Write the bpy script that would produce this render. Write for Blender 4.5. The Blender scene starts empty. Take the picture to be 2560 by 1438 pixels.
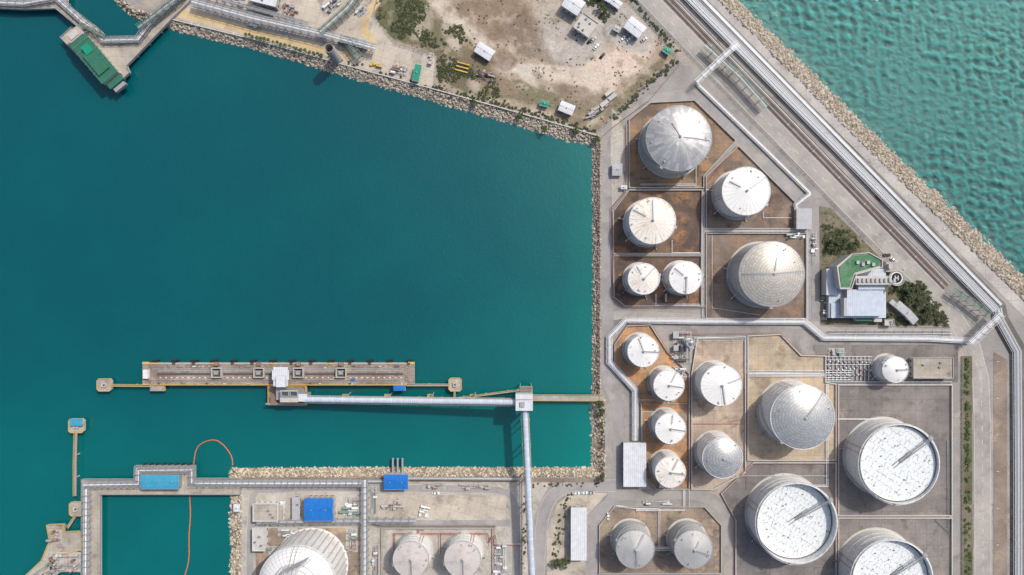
import bpy, math, random
import numpy as np
from mathutils import Vector, noise
random.seed(7); rng=np.random.default_rng(5)
H=430.0; S=0.25
def P(x,y,z=0.0):
    k=(H-z)/H*S
    return Vector(((x-1280)*k,(719-y)*k,z))
def srgb(r,g,b,k=0.92):
    def f(c):
        c/=255.0
        return (c/12.92 if c<=.04045 else ((c+.055)/1.055)**2.4)*k
    return (f(r),f(g),f(b),1.0)
WL=-3.0
A0=Vector((1745,10));DD=Vector((.695,.719));NN=Vector((.719,-.695))
def Lp(t,d): q=A0+DD*t+NN*d; return (q.x,q.y)
# ------------------------------------------------------------ materials
class G:
    def __init__(s,name):
        m=bpy.data.materials.new(name); m.use_nodes=True
        s.m=m; s.t=m.node_tree; s.b=s.t.nodes['Principled BSDF']
    def n(s,ty,**kw):
        nd=s.t.nodes.new(ty)
        for k,v in kw.items(): setattr(nd,k,v)
        return nd
    def put(s,sock,v):
        if isinstance(v,bpy.types.NodeSocket): s.t.links.new(v,sock)
        else: sock.default_value=v
    def pos(s): return s.n('ShaderNodeNewGeometry').outputs['Position']
    def obj(s): return s.n('ShaderNodeTexCoord').outputs['Object']
    def island(s): return s.n('ShaderNodeNewGeometry').outputs['Random Per Island']
    def map(s,vec,scale=(1,1,1),rot=(0,0,0),loc=(0,0,0)):
        m=s.n('ShaderNodeMapping'); s.put(m.inputs['Vector'],vec)
        m.inputs['Scale'].default_value=scale; m.inputs['Rotation'].default_value=rot; m.inputs['Location'].default_value=loc
        return m.outputs[0]
    def noise(s,vec,scale,detail=4,rough=.6,dist=0,out='Fac'):
        n=s.n('ShaderNodeTexNoise'); s.put(n.inputs['Vector'],vec)
        n.inputs['Scale'].default_value=scale; n.inputs['Detail'].default_value=detail
        n.inputs['Roughness'].default_value=rough; n.inputs['Distortion'].default_value=dist
        return n.outputs[out]
    def rng(s,v,a,b,c=0.,d=1.):
        n=s.n('ShaderNodeMapRange'); n.clamp=True
        s.put(n.inputs['Value'],v)
        for i,q in zip(('From Min','From Max','To Min','To Max'),(a,b,c,d)): n.inputs[i].default_value=q
        return n.outputs[0]
    def mix(s,f,a,b,mode='MIX'):
        n=s.n('ShaderNodeMix',data_type='RGBA',blend_type=mode)
        s.put(n.inputs[0],f); s.put(n.inputs[6],a); s.put(n.inputs[7],b)
        return n.outputs[2]
    def math(s,op,a,b=0.):
        n=s.n('ShaderNodeMath',operation=op); s.put(n.inputs[0],a); s.put(n.inputs[1],b)
        return n.outputs[0]
    def vmath(s,op,a,b):
        n=s.n('ShaderNodeVectorMath',operation=op); s.put(n.inputs[0],a); s.put(n.inputs[1],b)
        return n.outputs[0]
    def sep(s,v):
        n=s.n('ShaderNodeSeparateXYZ'); s.put(n.inputs[0],v); return n.outputs
    def comb(s,x,y,z=0.):
        n=s.n('ShaderNodeCombineXYZ'); s.put(n.inputs[0],x); s.put(n.inputs[1],y); s.put(n.inputs[2],z); return n.outputs[0]
    def gray(s,v):
        return s.comb(v,v,v)
    def bump(s,h,strength,dist):
        n=s.n('ShaderNodeBump'); s.put(n.inputs['Height'],h)
        n.inputs['Strength'].default_value=strength; n.inputs['Distance'].default_value=dist
        s.t.links.new(n.outputs[0],s.b.inputs['Normal'])
    def brick(s,vec,w,h,mortar,off=0.):
        n=s.n('ShaderNodeTexBrick'); n.offset=off; s.put(n.inputs['Vector'],vec)
        n.inputs['Scale'].default_value=1; n.inputs['Mortar Size'].default_value=mortar
        n.inputs['Brick Width'].default_value=w; n.inputs['Row Height'].default_value=h
        return n
    def out(s,col,rough=.85,metal=0.,spec=.3):
        s.put(s.b.inputs['Base Color'],col); s.put(s.b.inputs['Roughness'],rough)
        s.b.inputs['Metallic'].default_value=metal; s.b.inputs['Specular IOR Level'].default_value=spec
        return s.m
    def fine(s,col,vec,lo=.82,hi=1.15,scale=1.3):
        v=s.rng(s.noise(vec,scale,5,.7),.25,.75,lo,hi)
        return s.mix(1.,col,s.gray(v),'MULTIPLY')
def ground(name,c1,c2,sc=.03,st=None,sa=.55,joint=0,fine=(.82,1.15),rot=0,st2=None):
    g=G(name); p=g.pos()
    c=g.mix(g.rng(g.noise(p,sc,6,.62,.4),.4,.6),c1,c2)
    if st is not None:
        c=g.mix(g.rng(g.noise(g.map(p,loc=(31,17,0)),sc*1.7,6,.65),sa,sa+.12,0,.9),c,st)
    if st2 is not None:
        c=g.mix(g.rng(g.noise(g.map(p,loc=(71,7,0)),sc*2.4,7,.7,.6),.53,.64,0,.8),c,st2)
    c=g.fine(c,p,fine[0],fine[1],.9)
    c=g.fine(c,p,.84,1.12,.1)
    if joint:
        b=g.brick(g.map(p,rot=(0,0,rot)),joint,joint,.14)
        c=g.mix(g.math('MULTIPLY',b.outputs['Fac'],.38),c,(c1[0]*.35,c1[1]*.35,c1[2]*.35,1))
    return g.out(c,.92)
def paint(name,c,rough=.5,metal=0,var=.12,dirt=None,island=False):
    g=G(name); p=g.pos()
    col=g.fine(c,p,1-var,1+var*.5,.6)
    if dirt is not None: col=g.mix(g.rng(g.noise(p,.35,6,.75),.52,.72,0,.7),col,dirt)
    if island: col=g.mix(1.,col,g.gray(g.rng(g.island(),0,1,.65,1.15)),'MULTIPLY')
    return g.out(col,rough,metal)
def corr(name,c,pitch=1.0,dirt=None):
    g=G(name); o=g.obj(); x=g.sep(o)
    w=g.math('SINE',g.math('MULTIPLY',x[0],6.283/pitch))
    col=g.fine(c,g.pos(),.8,1.08,.35)
    col=g.mix(1.,col,g.gray(g.rng(w,-1,1,.9,1.03)),'MULTIPLY')
    col=g.mix(g.rng(g.noise(g.map(o,scale=(1,.15,1)),.8,5,.7),.5,.75,0,.45),col,dirt or (c[0]*.6+.05,c[1]*.6+.04,c[2]*.6+.03,1))
    g.bump(w,.3,.1)
    return g.out(col,.5)
def shell(name,c,dirt):
    g=G(name); o=g.obj(); x=g.sep(o)
    ang=g.math('ARCTAN2',x[1],x[0])
    st=g.noise(g.comb(g.math('MULTIPLY',ang,8),g.math('MULTIPLY',x[2],.12)),1.6,5,.7)
    col=g.mix(g.rng(st,.48,.75,0,.7),c,dirt)
    seam=g.math('LESS_THAN',g.math('FRACT',g.math('MULTIPLY',x[2],.42)),.07)
    col=g.mix(g.math('MULTIPLY',seam,.3),col,(.2,.2,.2,1))
    return g.out(g.fine(col,g.pos(),.9,1.05,.5),.5)
def roof(name,c,seam_n=0,tile=False,dirt=None,da=.55,metal=0.,rough=.5,streak=None,sector=0.,seam=.3):
    g=G(name); o=g.obj(); x=g.sep(o)
    ang=g.math('ARCTAN2',x[1],x[0]); r=g.math('SQRT',g.math('ADD',g.math('MULTIPLY',x[0],x[0]),g.math('MULTIPLY',x[1],x[1])))
    col=g.fine(c,g.pos(),.9,1.05,.35)
    if tile:
        b=g.brick(g.comb(g.math('ADD',g.math('MULTIPLY',ang,seam_n/6.2832),50.),g.math('MULTIPLY',r,.6)),1.,1.,.09)
        b.inputs['Color1'].default_value=(.84,.84,.84,1); b.inputs['Color2'].default_value=(1.1,1.1,1.1,1); b.inputs['Mortar'].default_value=(.62,.62,.60,1)
        col=g.mix(1.,col,b.outputs['Color'],'MULTIPLY')
    elif seam_n:
        a=g.math('MULTIPLY',ang,seam_n/6.2832)
        s_=g.math('LESS_THAN',g.math('FRACT',g.math('ADD',a,100.)),.10)
        col=g.mix(g.math('MULTIPLY',s_,seam),col,(.14,.13,.12,1))
        if sector:
            w=g.n('ShaderNodeTexWhiteNoise',noise_dimensions='2D')
            g.put(w.inputs['Vector'],g.comb(g.math('FLOOR',g.math('ADD',a,100.)),g.math('FLOOR',g.math('MULTIPLY',r,.2))))
            col=g.mix(1.,col,g.gray(g.rng(w.outputs['Value'],0,1,1-sector,1+sector*.6)),'MULTIPLY')
            m=g.math('MULTIPLY',g.rng(g.noise(g.map(o,loc=(5,2,0)),.12,3,.6),.55,.6),g.math('GREATER_THAN',w.outputs['Value'],.3))
            col=g.mix(g.math('MULTIPLY',m,.6),col,(.66,.66,.66,1))
    if streak is not None:
        sn=g.noise(g.comb(g.math('MULTIPLY',ang,6),g.math('MULTIPLY',r,.05)),2.2,4,.7)
        col=g.mix(g.rng(sn,.50,.62,0,.8),col,streak)
    if dirt is not None:
        col=g.mix(g.rng(g.noise(o,.22,7,.75),da,da+.12,0,.7),col,dirt)
    return g.out(col,rough,metal,.5)
def floatroof(name):
    g=G(name); o=g.obj()
    wob=g.vmath('MULTIPLY',g.noise(o,.5,3,.6,0,'Color'),(3.2,3.2,0))
    b=g.brick(g.map(g.vmath('ADD',o,wob),rot=(0,0,.6)),2.6,4.2,.22,.5)
    m=g.math('MULTIPLY',b.outputs['Fac'],g.rng(g.noise(g.map(o,loc=(9,4,0)),.45,6,.8),.47,.56))
    n1=g.rng(g.noise(o,.35,7,.8),.42,.6)
    c=g.mix(g.math('MULTIPLY',n1,.3),(.66,.69,.70,1),(.48,.51,.50,1))
    c=g.mix(g.math('MULTIPLY',m,.85),c,(.2,.2,.15,1))
    c=g.mix(g.rng(g.noise(g.map(o,loc=(3,8,1)),.7,7,.85),.575,.64,0,.65),c,(.24,.24,.19,1))
    return g.out(c,.6)
M={}
M['shell_w']=shell('tank_white_paint',(.66,.66,.65,1),(.38,.35,.30,1))
M['shell_g']=shell('tank_grey_paint',(.42,.42,.41,1),(.22,.2,.18,1))
M['roof_w']=roof('roof_white',(.72,.71,.69,1),28,dirt=(.42,.40,.36,1),da=.58,seam=.35)
M['roof_rust']=roof('roof_white_rusty',(.70,.68,.63,1),28,streak=(.46,.30,.12,1))
M['roof_rust2']=roof('roof_white_spots',(.70,.69,.66,1),24,streak=(.5,.36,.20,1),dirt=(.45,.38,.3,1),da=.56)
M['roof_old']=roof('roof_weathered',(.44,.44,.435,1),40,sector=.22,dirt=(.25,.25,.23,1),da=.54,metal=.4,rough=.36,seam=.4)
M['roof_tile']=roof('roof_aluminium_panels',(.50,.505,.50,1),72,tile=True,metal=.45,rough=.33)
M['roof_tile2']=roof('roof_panels_warm',(.50,.47,.42,1),80,tile=True,metal=.3,rough=.4)
M['roof_g']=roof('roof_grey',(.42,.42,.41,1),32,dirt=(.3,.28,.25,1),da=.55,rough=.45,metal=.25,seam=.4)
M['roof_p']=roof('roof_pinkish_grey',(.50,.46,.44,1),32,dirt=(.36,.30,.27,1),da=.52,rough=.5,seam=.3)
M['roof_lng']=roof('roof_ribbed_white',(.70,.70,.68,1),48,dirt=(.5,.5,.47,1),da=.6,seam=.6)
M['float']=floatroof('floating_deck')
M['white']=paint('white_paint',(.68,.68,.67,1),.5,dirt=(.45,.42,.38,1))
M['pipe']=paint('pipe_aluminium_cladding',(.62,.64,.66,1),.45,.2,island=True)
M['pipe_w']=paint('pipe_white',(.76,.77,.78,1),.5)
M['gal']=paint('galvanised_steel',(.34,.35,.36,1),.55,.3)
M['steel_d']=paint('dark_steel',(.07,.075,.08,1),.6)
M['steel_gn']=paint('green_grey_steel',(.18,.25,.21,1),.6)
M['red']=paint('fire_red',(.36,.10,.08,1),.6)
M['rust']=paint('rusty_pipe',(.26,.16,.13,1),.7,island=True)
M['yellow']=paint('safety_yellow',(.55,.38,.08,1),.6,dirt=(.35,.3,.2,1))
M['black']=paint('rubber',(.02,.02,.02,1),.8)
M['blue']=corr('blue_sheet',(.012,.15,.50,1),.8,(.05,.2,.5,1))
M['teal']=corr('teal_blue_sheet',(.05,.30,.46,1),.8,(.08,.3,.42,1))
M['green']=corr('green_sheet',(.01,.25,.16,1),.8,(.05,.26,.2,1))
M['green_d']=corr('dark_green_sheet',(.035,.15,.10,1),.9,(.09,.14,.11,1))
M['green_m']=ground('weathered_green_deck',(.05,.17,.08,1),(.10,.20,.11,1),.12,(.2,.23,.17,1),.54,0,(.8,1.2))
M['sheet_w']=corr('white_sheet',(.60,.62,.65,1),1.2,(.42,.42,.42,1))
M['sheet_g']=corr('grey_sheet',(.40,.41,.43,1),1.,(.3,.28,.26,1))
M['sheet_bl']=corr('bluish_sheet',(.48,.54,.62,1),1.2,(.38,.42,.47,1))
M['wall']=paint('render_wall',(.46,.44,.41,1),.85,dirt=(.3,.27,.24,1))
M['glass']=paint('window_glass',(.03,.05,.06,1),.1)
M['bund']=paint('bund_concrete',(.36,.34,.32,1),.9,dirt=(.22,.2,.18,1))
M['bund_l']=paint('bund_concrete_light',(.48,.46,.43,1),.9,dirt=(.32,.28,.25,1))
M['deckc']=ground('jetty_concrete',srgb(156,144,132),srgb(128,112,100),.06,srgb(175,156,136),.53,5,st2=srgb(104,92,84))
M['deckl']=ground('pier_concrete',srgb(176,168,156),srgb(156,148,138),.06,srgb(124,114,104),.58,6)
M['land']=ground('yard_asphalt',srgb(160,155,150),srgb(144,140,136),.02,srgb(174,162,150),.54,st2=srgb(124,119,115))
M['asph']=ground('asphalt',srgb(160,156,154),srgb(147,144,143),.03,srgb(130,126,123),.56,fine=(.9,1.08),st2=srgb(170,163,156))
M['asph_w']=ground('asphalt_warm',srgb(170,164,157),srgb(156,151,146),.02,srgb(138,133,128),.55,fine=(.88,1.1),st2=srgb(178,171,162))
M['path_l']=ground('light_concrete_path',srgb(186,181,174),srgb(170,165,160),.04,srgb(150,143,136),.56,8)
M['beige']=ground('beige_concrete',srgb(194,184,169),srgb(178,169,156),.03,srgb(154,145,134),.54,9,rot=.27,st2=srgb(140,132,124))
M['tan']=ground('tan_concrete',srgb(206,184,146),srgb(196,172,132),.05,srgb(176,158,130),.53,8,rot=.27)
M['padA']=ground('pad_brown',srgb(150,128,107),srgb(110,96,86),.04,srgb(172,134,96),.5,6,st2=srgb(88,78,72))
M['padC']=ground('pad_dark_brown',srgb(124,102,87),srgb(90,78,72),.05,srgb(160,120,86),.53,6,st2=srgb(76,67,63))
M['padE']=ground('pad_grey_brown',srgb(146,131,117),srgb(113,101,93),.035,srgb(98,78,69),.53,7,st2=srgb(154,124,98))
M['padF']=ground('pad_orange',srgb(178,140,104),srgb(142,118,99),.05,srgb(196,146,98),.48,6,st2=srgb(160,150,140))
M['padG']=ground('pad_pinkish',srgb(178,162,146),srgb(158,142,128),.035,srgb(190,172,152),.5,7,st2=srgb(134,116,102))
M['padH']=ground('pad_beige',srgb(190,174,151),srgb(169,155,136),.035,srgb(142,128,114),.52,7,st2=srgb(196,172,136))
M['padI']=ground('pad_grey',srgb(136,130,126),srgb(119,114,112),.035,srgb(150,140,130),.55,7,st2=srgb(104,99,97))
M['padM']=ground('pad_south',srgb(156,141,125),srgb(128,115,105),.05,srgb(180,158,132),.53,6,st2=srgb(100,88,80))
M['gravel']=ground('gravel_yard',srgb(186,180,171),srgb(170,164,154),.04,srgb(198,190,176),.53,0,(.75,1.2),st2=srgb(146,140,128))
M['brownstrip']=ground('bare_earth_strip',srgb(146,132,120),srgb(124,111,101),.04,srgb(160,146,126),.55,0,(.75,1.2))
M['rackbed']=ground('rack_bed_dark',srgb(118,113,107),srgb(102,98,93),.04,srgb(136,130,122),.55,0,(.75,1.2))
M['grassy']=ground('rough_grass',srgb(120,113,96),srgb(96,95,72),.06,srgb(138,128,112),.53,0,(.7,1.25),st2=srgb(84,86,62))
M['conc']=paint('concrete',(.42,.40,.37,1),.9,dirt=(.25,.23,.2,1))
M['line']=paint('road_marking',(.62,.61,.58,1),.7,var=.3)
g=G('boulder'); i=g.island()
c=g.mix(g.rng(i,0,1),srgb(142,132,118),srgb(200,189,172)); M['rock']=g.out(g.fine(c,g.pos(),.78,1.12,1.5),.9)
g=G('boulder_pale'); i=g.island()
c=g.mix(g.rng(i,0,1),srgb(164,151,132),srgb(214,201,178)); M['rock_p']=g.out(g.fine(c,g.pos(),.8,1.1,1.5),.9)
g=G('foliage'); i=g.island(); p=g.pos()
c=g.mix(g.rng(i,0,1),(.03,.048,.02,1),(.10,.125,.055,1)); c=g.mix(g.rng(g.noise(p,.12,3),.42,.65,0,.6),c,(.12,.115,.065,1)); M['leaf']=g.out(c,.85)
g=G('foliage_bright'); i=g.island()
M['leaf2']=g.out(g.mix(g.rng(i,0,1),(.04,.07,.02,1),(.11,.15,.05,1)),.8)
g=G('foliage_dry'); i=g.island()
M['leaf3']=g.out(g.mix(g.rng(i,0,1),(.09,.085,.045,1),(.19,.17,.10,1)),.9)
M['bark']=paint('bark',(.12,.09,.06,1),.9)
g=G('dirt_lot'); a=g.n('ShaderNodeVertexColor',layer_name='Col'); p=g.pos()
c=g.fine(a.outputs['Color'],p,.66,1.26,.7); c=g.fine(c,p,.8,1.15,.18); M['dirt']=g.out(c,.95)
for nm,cc in (('car_w',(.7,.7,.7,1)),('car_k',(.03,.03,.035,1)),('car_s',(.4,.41,.43,1)),('car_r',(.4,.03,.02,1)),('orange',(.62,.17,.06,1))): M[nm]=paint(nm+'_paint',cc,.3,var=.03)
def water():
    g=G('sea_water'); p=g.pos(); x=g.sep(p)
    A=P(1745,10); n=(0.719,0.695)
    d=g.math('ADD',g.math('MULTIPLY',g.math('SUBTRACT',x[0],A.x),n[0]),g.math('MULTIPLY',g.math('SUBTRACT',x[1],A.y),n[1]))
    sea=g.rng(d,0,8)
    far=g.rng(d,20,170)
    sh_e=g.rng(x[0],P(900,0).x,P(1480,0).x,0,1)
    sh_s=g.rng(x[1],P(0,640).y,P(0,1160).y,0,1)
    sh=g.math('ADD',g.math('MULTIPLY',g.math('MULTIPLY',sh_e,sh_e),.40),g.math('MULTIPLY',g.math('MULTIPLY',sh_s,sh_s),.45))
    sh=g.math('ADD',sh,g.rng(g.noise(p,.012,4,.6),.35,.7,-.08,.14))
    edge=g.rng(x[0],P(1400,0).x,P(1482,0).x,0,.25)
    sh=g.math('ADD',sh,edge)
    west=g.rng(x[0],P(0,0).x,P(800,0).x,.2,0.)
    hc=g.mix(sh,(0.0,.070,.083,1),(0.0,.155,.138,1))
    hc=g.mix(west,hc,(.0,.078,.105,1))
    oc=g.mix(far,(.004,.115,.112,1),(.014,.155,.14,1))
    oc=g.mix(g.rng(x[1],P(0,700).y,P(0,-50).y,0,.5),oc,(.04,.22,.195,1))
    oc=g.mix(g.rng(d,20,36,.35,0.),oc,(.09,.2,.17,1))
    crest=g.rng(x[2],WL-.42,WL+.5,.45,1.75)  # light scatter painted into the colour by height: crests lighter, troughs darker
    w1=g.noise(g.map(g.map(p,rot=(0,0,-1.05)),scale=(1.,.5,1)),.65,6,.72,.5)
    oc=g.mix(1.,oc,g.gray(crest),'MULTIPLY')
    oc=g.mix(g.rng(w1,.58,.72,0,.3),oc,(.16,.36,.32,1))
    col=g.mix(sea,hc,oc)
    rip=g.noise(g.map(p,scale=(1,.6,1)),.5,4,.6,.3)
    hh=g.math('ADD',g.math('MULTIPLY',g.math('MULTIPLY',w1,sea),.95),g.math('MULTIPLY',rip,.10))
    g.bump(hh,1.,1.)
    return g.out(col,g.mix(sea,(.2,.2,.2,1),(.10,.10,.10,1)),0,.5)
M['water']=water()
# ------------------------------------------------------------ mesh builder
class MB:
    def __init__(s): s.v=[];s.f=[];s.m=[];s.sm=[];s.mats=[]
    def mi(s,k):
        m=M[k]
        if m not in s.mats: s.mats.append(m)
        return s.mats.index(m)
    def add(s,vs,fs,k,smooth=False):
        o=len(s.v); s.v+= [tuple(v) for v in vs]; mi=s.mi(k)
        for f in fs: s.f.append([i+o for i in f]); s.m.append(mi); s.sm.append(smooth)
    def prism(s,pts,z0,z1,k,side=None):
        n=len(pts)
        ar=sum(pts[i][0]*pts[(i+1)%n][1]-pts[(i+1)%n][0]*pts[i][1] for i in range(n))
        if ar<0: pts=pts[::-1]
        s.add([(p[0],p[1],z1) for p in pts],[list(range(n))],k)
        vs=[(p[0],p[1],z0) for p in pts]+[(p[0],p[1],z1) for p in pts]
        s.add(vs,[[i,(i+1)%n,n+(i+1)%n,n+i] for i in range(n)],side or k)
    def box(s,cx,cy,z0,sx,sy,sz,k,rot=0.,top=None):
        c,n=math.cos(rot),math.sin(rot)
        pts=[(cx+c*a*sx/2-n*b*sy/2,cy+n*a*sx/2+c*b*sy/2) for a,b in((-1,-1),(1,-1),(1,1),(-1,1))]
        s.prism(pts,z0,z0+sz,top or k,k)
    def beam(s,a,b,w,h,k):
        a=Vector(a);b=Vector(b); d=(b-a)
        if d.length<1e-5: return
        d.normalize(); up=Vector((0,0,1)) if abs(d.z)<.95 else Vector((1,0,0))
        x=d.cross(up).normalized()*w/2; y=x.cross(d).normalized()*h/2
        vs=[a-x-y,a+x-y,a+x+y,a-x+y,b-x-y,b+x-y,b+x+y,b-x+y]
        s.add(vs,[(3,2,1,0),(4,5,6,7),(0,1,5,4),(1,2,6,5),(2,3,7,6),(3,0,4,7)],k)
    def tube(s,path,r,k,seg=6,cap=True,r2=None):
        path=[Vector(p) for p in path]; n=len(path); vs=[];fs=[]
        for i,p in enumerate(path):
            if i==0: d=path[1]-p
            elif i==n-1: d=p-path[i-1]
            else: d=(path[i+1]-p).normalized()+(p-path[i-1]).normalized()
            if d.length<1e-6: d=Vector((0,0,1))
            d.normalize(); up=Vector((0,0,1)) if abs(d.z)<.9 else Vector((1,0,0))
            x=d.cross(up).normalized(); y=x.cross(d)
            rr=r if r2 is None else r+(r2-r)*i/(n-1)
            for j in range(seg):
                a=2*math.pi*j/seg; vs.append(p+x*math.cos(a)*rr+y*math.sin(a)*rr)
        for i in range(n-1):
            for j in range(seg):
                j2=(j+1)%seg; fs.append((i*seg+j,i*seg+j2,(i+1)*seg+j2,(i+1)*seg+j))
        if cap: fs.append(tuple(range(seg))[::-1]); fs.append(tuple((n-1)*seg+j for j in range(seg)))
        s.add(vs,fs,k,True)
    def lathe(s,prof,k,seg=48,cx=0,cy=0,smooth=True):
        vs=[];fs=[]
        for r,z in prof:
            for j in range(seg):
                a=2*math.pi*j/seg; vs.append((cx+r*math.cos(a),cy+r*math.sin(a),z))
        for i in range(len(prof)-1):
            for j in range(seg):
                j2=(j+1)%seg; fs.append((i*seg+j,i*seg+j2,(i+1)*seg+j2,(i+1)*seg+j))
        s.add(vs,fs,k,smooth)
    def cyl(s,cx,cy,z0,z1,r,k,seg=12):
        s.lathe([(r,z0),(r,z1)],k,seg,cx,cy)
        s.add([(cx+r*math.cos(2*math.pi*j/seg),cy+r*math.sin(2*math.pi*j/seg),z1) for j in range(seg)],[list(range(seg))],k)
    def ribbon(s,path,w,z0,z1,k,closed=False,side=True):
        pts=[Vector((p[0],p[1])) for p in path]; n=len(pts); L=[];R=[]
        for i,p in enumerate(pts):
            if closed: a=pts[i-1];b=pts[(i+1)%n]
            else: a=pts[max(i-1,0)];b=pts[min(i+1,n-1)]
            d1=(p-a) if (p-a).length>1e-6 else (b-p); d2=(b-p) if (b-p).length>1e-6 else (p-a)
            d1.normalize();d2.normalize()
            n1=Vector((-d1.y,d1.x));n2=Vector((-d2.y,d2.x)); m=(n1+n2).normalized()
            q=w/2/max(m.dot(n1),.4)
            L.append(p+m*q);R.append(p-m*q)
        vs=[(q.x,q.y,z1) for q in L]+[(q.x,q.y,z1) for q in R]
        rngn=range(n) if closed else range(n-1)
        s.add(vs,[(i+n,(i+1)%n+n,(i+1)%n,i) for i in rngn],k)
        if side:
            vs=vs+[(q.x,q.y,z0) for q in L]+[(q.x,q.y,z0) for q in R]
            fs=[]
            for i in rngn:
                j=(i+1)%n; fs.append((i,j,j+2*n,i+2*n)); fs.append((j+n,i+n,i+3*n,j+3*n))
            if not closed: fs.append((0,2*n,3*n,n)); fs.append((n-1,2*n-1,4*n-1,3*n-1))
            s.add(vs,fs,k)
    def done(s,name,loc=None,rot=0.):
        me=bpy.data.meshes.new(name)
        if loc is None:
            a=np.array(s.v); c=(a.min(0)+a.max(0))/2; c[2]=a[:,2].min()
            s.v=[tuple(q) for q in (a-c)]; loc=c
        me.from_pydata(s.v,[],s.f)
        for m in s.mats: me.materials.append(m)
        me.polygons.foreach_set('material_index',s.m); me.polygons.foreach_set('use_smooth',s.sm)
        if any(s.sm): me.set_sharp_from_angle(angle=math.radians(35))
        me.update()
        o=bpy.data.objects.new(name,me); bpy.context.collection.objects.link(o)
        o.location=loc; o.rotation_euler=(0,0,rot); return o
W2=lambda pts,z=0.:[P(x,y,z) for x,y in pts]
LZ=[.02]
def nz(): LZ[0]+=.006; return LZ[0]
def sheet(name,pts,k,z=None):
    z=nz() if z is None else z; b=MB(); w=W2(pts); n=len(w)
    ar=sum(w[i][0]*w[(i+1)%n][1]-w[(i+1)%n][0]*w[i][1] for i in range(n))
    if ar<0: w=w[::-1]
    b.add([(p.x,p.y,z) for p in w],[list(range(n))],k); return b.done(name)
def smooth_path(pts,it=2):
    for _ in range(it):
        q=[pts[0]]
        for a,b in zip(pts[:-1],pts[1:]):
            q.append((a[0]*.75+b[0]*.25,a[1]*.75+b[1]*.25)); q.append((a[0]*.25+b[0]*.75,a[1]*.25+b[1]*.75))
        q.append(pts[-1]); pts=q
    return pts
def resample(pts,step):
    out=[];acc=0
    for a,b in zip(pts[:-1],pts[1:]):
        a=Vector(a);b=Vector(b);L=(b-a).length; t=-acc
        while t+step<=L: t+=step; out.append((a+(b-a)*(t/L),(b-a).normalized()))
        acc=L-t
    return out
def road(name,pts,wpx,k,sm=1,kerb=False,dash=None,edge=False):
    if sm: pts=smooth_path(pts,sm)
    z=nz(); b=MB(); w=W2(pts); b.ribbon(w,wpx*S,z-.01,z,k,side=False)
    wp=[(p.x,p.y) for p in w]
    def offs(d):
        r=[];n=len(wp)
        for i in range(n):
            a=Vector(wp[max(i-1,0)]);c=Vector(wp[min(i+1,n-1)]);t=(c-a).normalized(); r.append((wp[i][0]-t.y*d,wp[i][1]+t.x*d))
        return r
    if dash:
        for q,t in resample(wp,dash): b.beam((q.x,q.y,z+.004),(q.x+t.x*dash*.4,q.y+t.y*dash*.4,z+.004),.2,.004,'line')
    if edge:
        for sgn in (-1,1): b.ribbon(offs(sgn*(wpx*S/2-.5)),.16,z,z+.005,'line',side=False)
    if kerb:
        for sgn in (-1,1): b.ribbon(offs(sgn*(wpx*S/2+.1)),.3,0,z+.13,'bund_l')
    return b.done(name)
def wall(name,pts,h=1.5,t=.5,k='bund',closed=False,z=0):
    b=MB(); b.ribbon(W2(pts),t,z,z+h,k,closed); return b.done(name)
def fence(name,pts,k='red',h=1.8):
    b=MB(); w=W2(pts)
    for zz in (.6,1.2,h): b.tube([(p.x,p.y,zz) for p in w],.06,k,4)
    for q,t in resample([(p.x,p.y) for p in w],3.): b.beam((q.x,q.y,0),(q.x,q.y,h),.12,.12,k)
    return b.done(name)
def offpath(wp,d,z):
    path=[];m=len(wp)
    for j in range(m):
        a=wp[max(j-1,0)];c=wp[min(j+1,m-1)]
        d1=(wp[j]-a) if j>0 else (c-wp[j]); d2=(c-wp[j]) if j<m-1 else (wp[j]-a)
        d1.normalize();d2.normalize(); n1=Vector((-d1.y,d1.x));n2=Vector((-d2.y,d2.x));mm=(n1+n2).normalized();q=d/max(mm.dot(n1),.4)
        path.append((wp[j].x+mm.x*q,wp[j].y+mm.y*q,z))
    return path
def pipes(name,pts,n=1,sp=.7,r=.25,z=.6,ks=('pipe',),sup=True,sleeper=6.,sk='bund'):
    b=MB(); w=W2(pts,z); wp=[Vector((p.x,p.y)) for p in w]
    for i in range(n):
        b.tube(offpath(wp,(i-(n-1)/2)*sp,z),r*(.7+.5*((i*37)%10)/10) if n>2 else r,ks[i%len(ks)],6)
    if sup:
        for q,t in resample([(p.x,p.y) for p in wp],sleeper):
            nn=Vector((-t.y,t.x))*((n*sp)/2+.2)
            b.beam((q.x-nn.x,q.y-nn.y,z-r-.15),(q.x+nn.x,q.y+nn.y,z-r-.15),.3,.3,sk)
            if z>1.5:
                for sg in(-1,1): b.beam((q.x+sg*nn.x,q.y+sg*nn.y,0),(q.x+sg*nn.x,q.y+sg*nn.y,z-r),.3,.3,'gal')
    return b.done(name)
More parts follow.
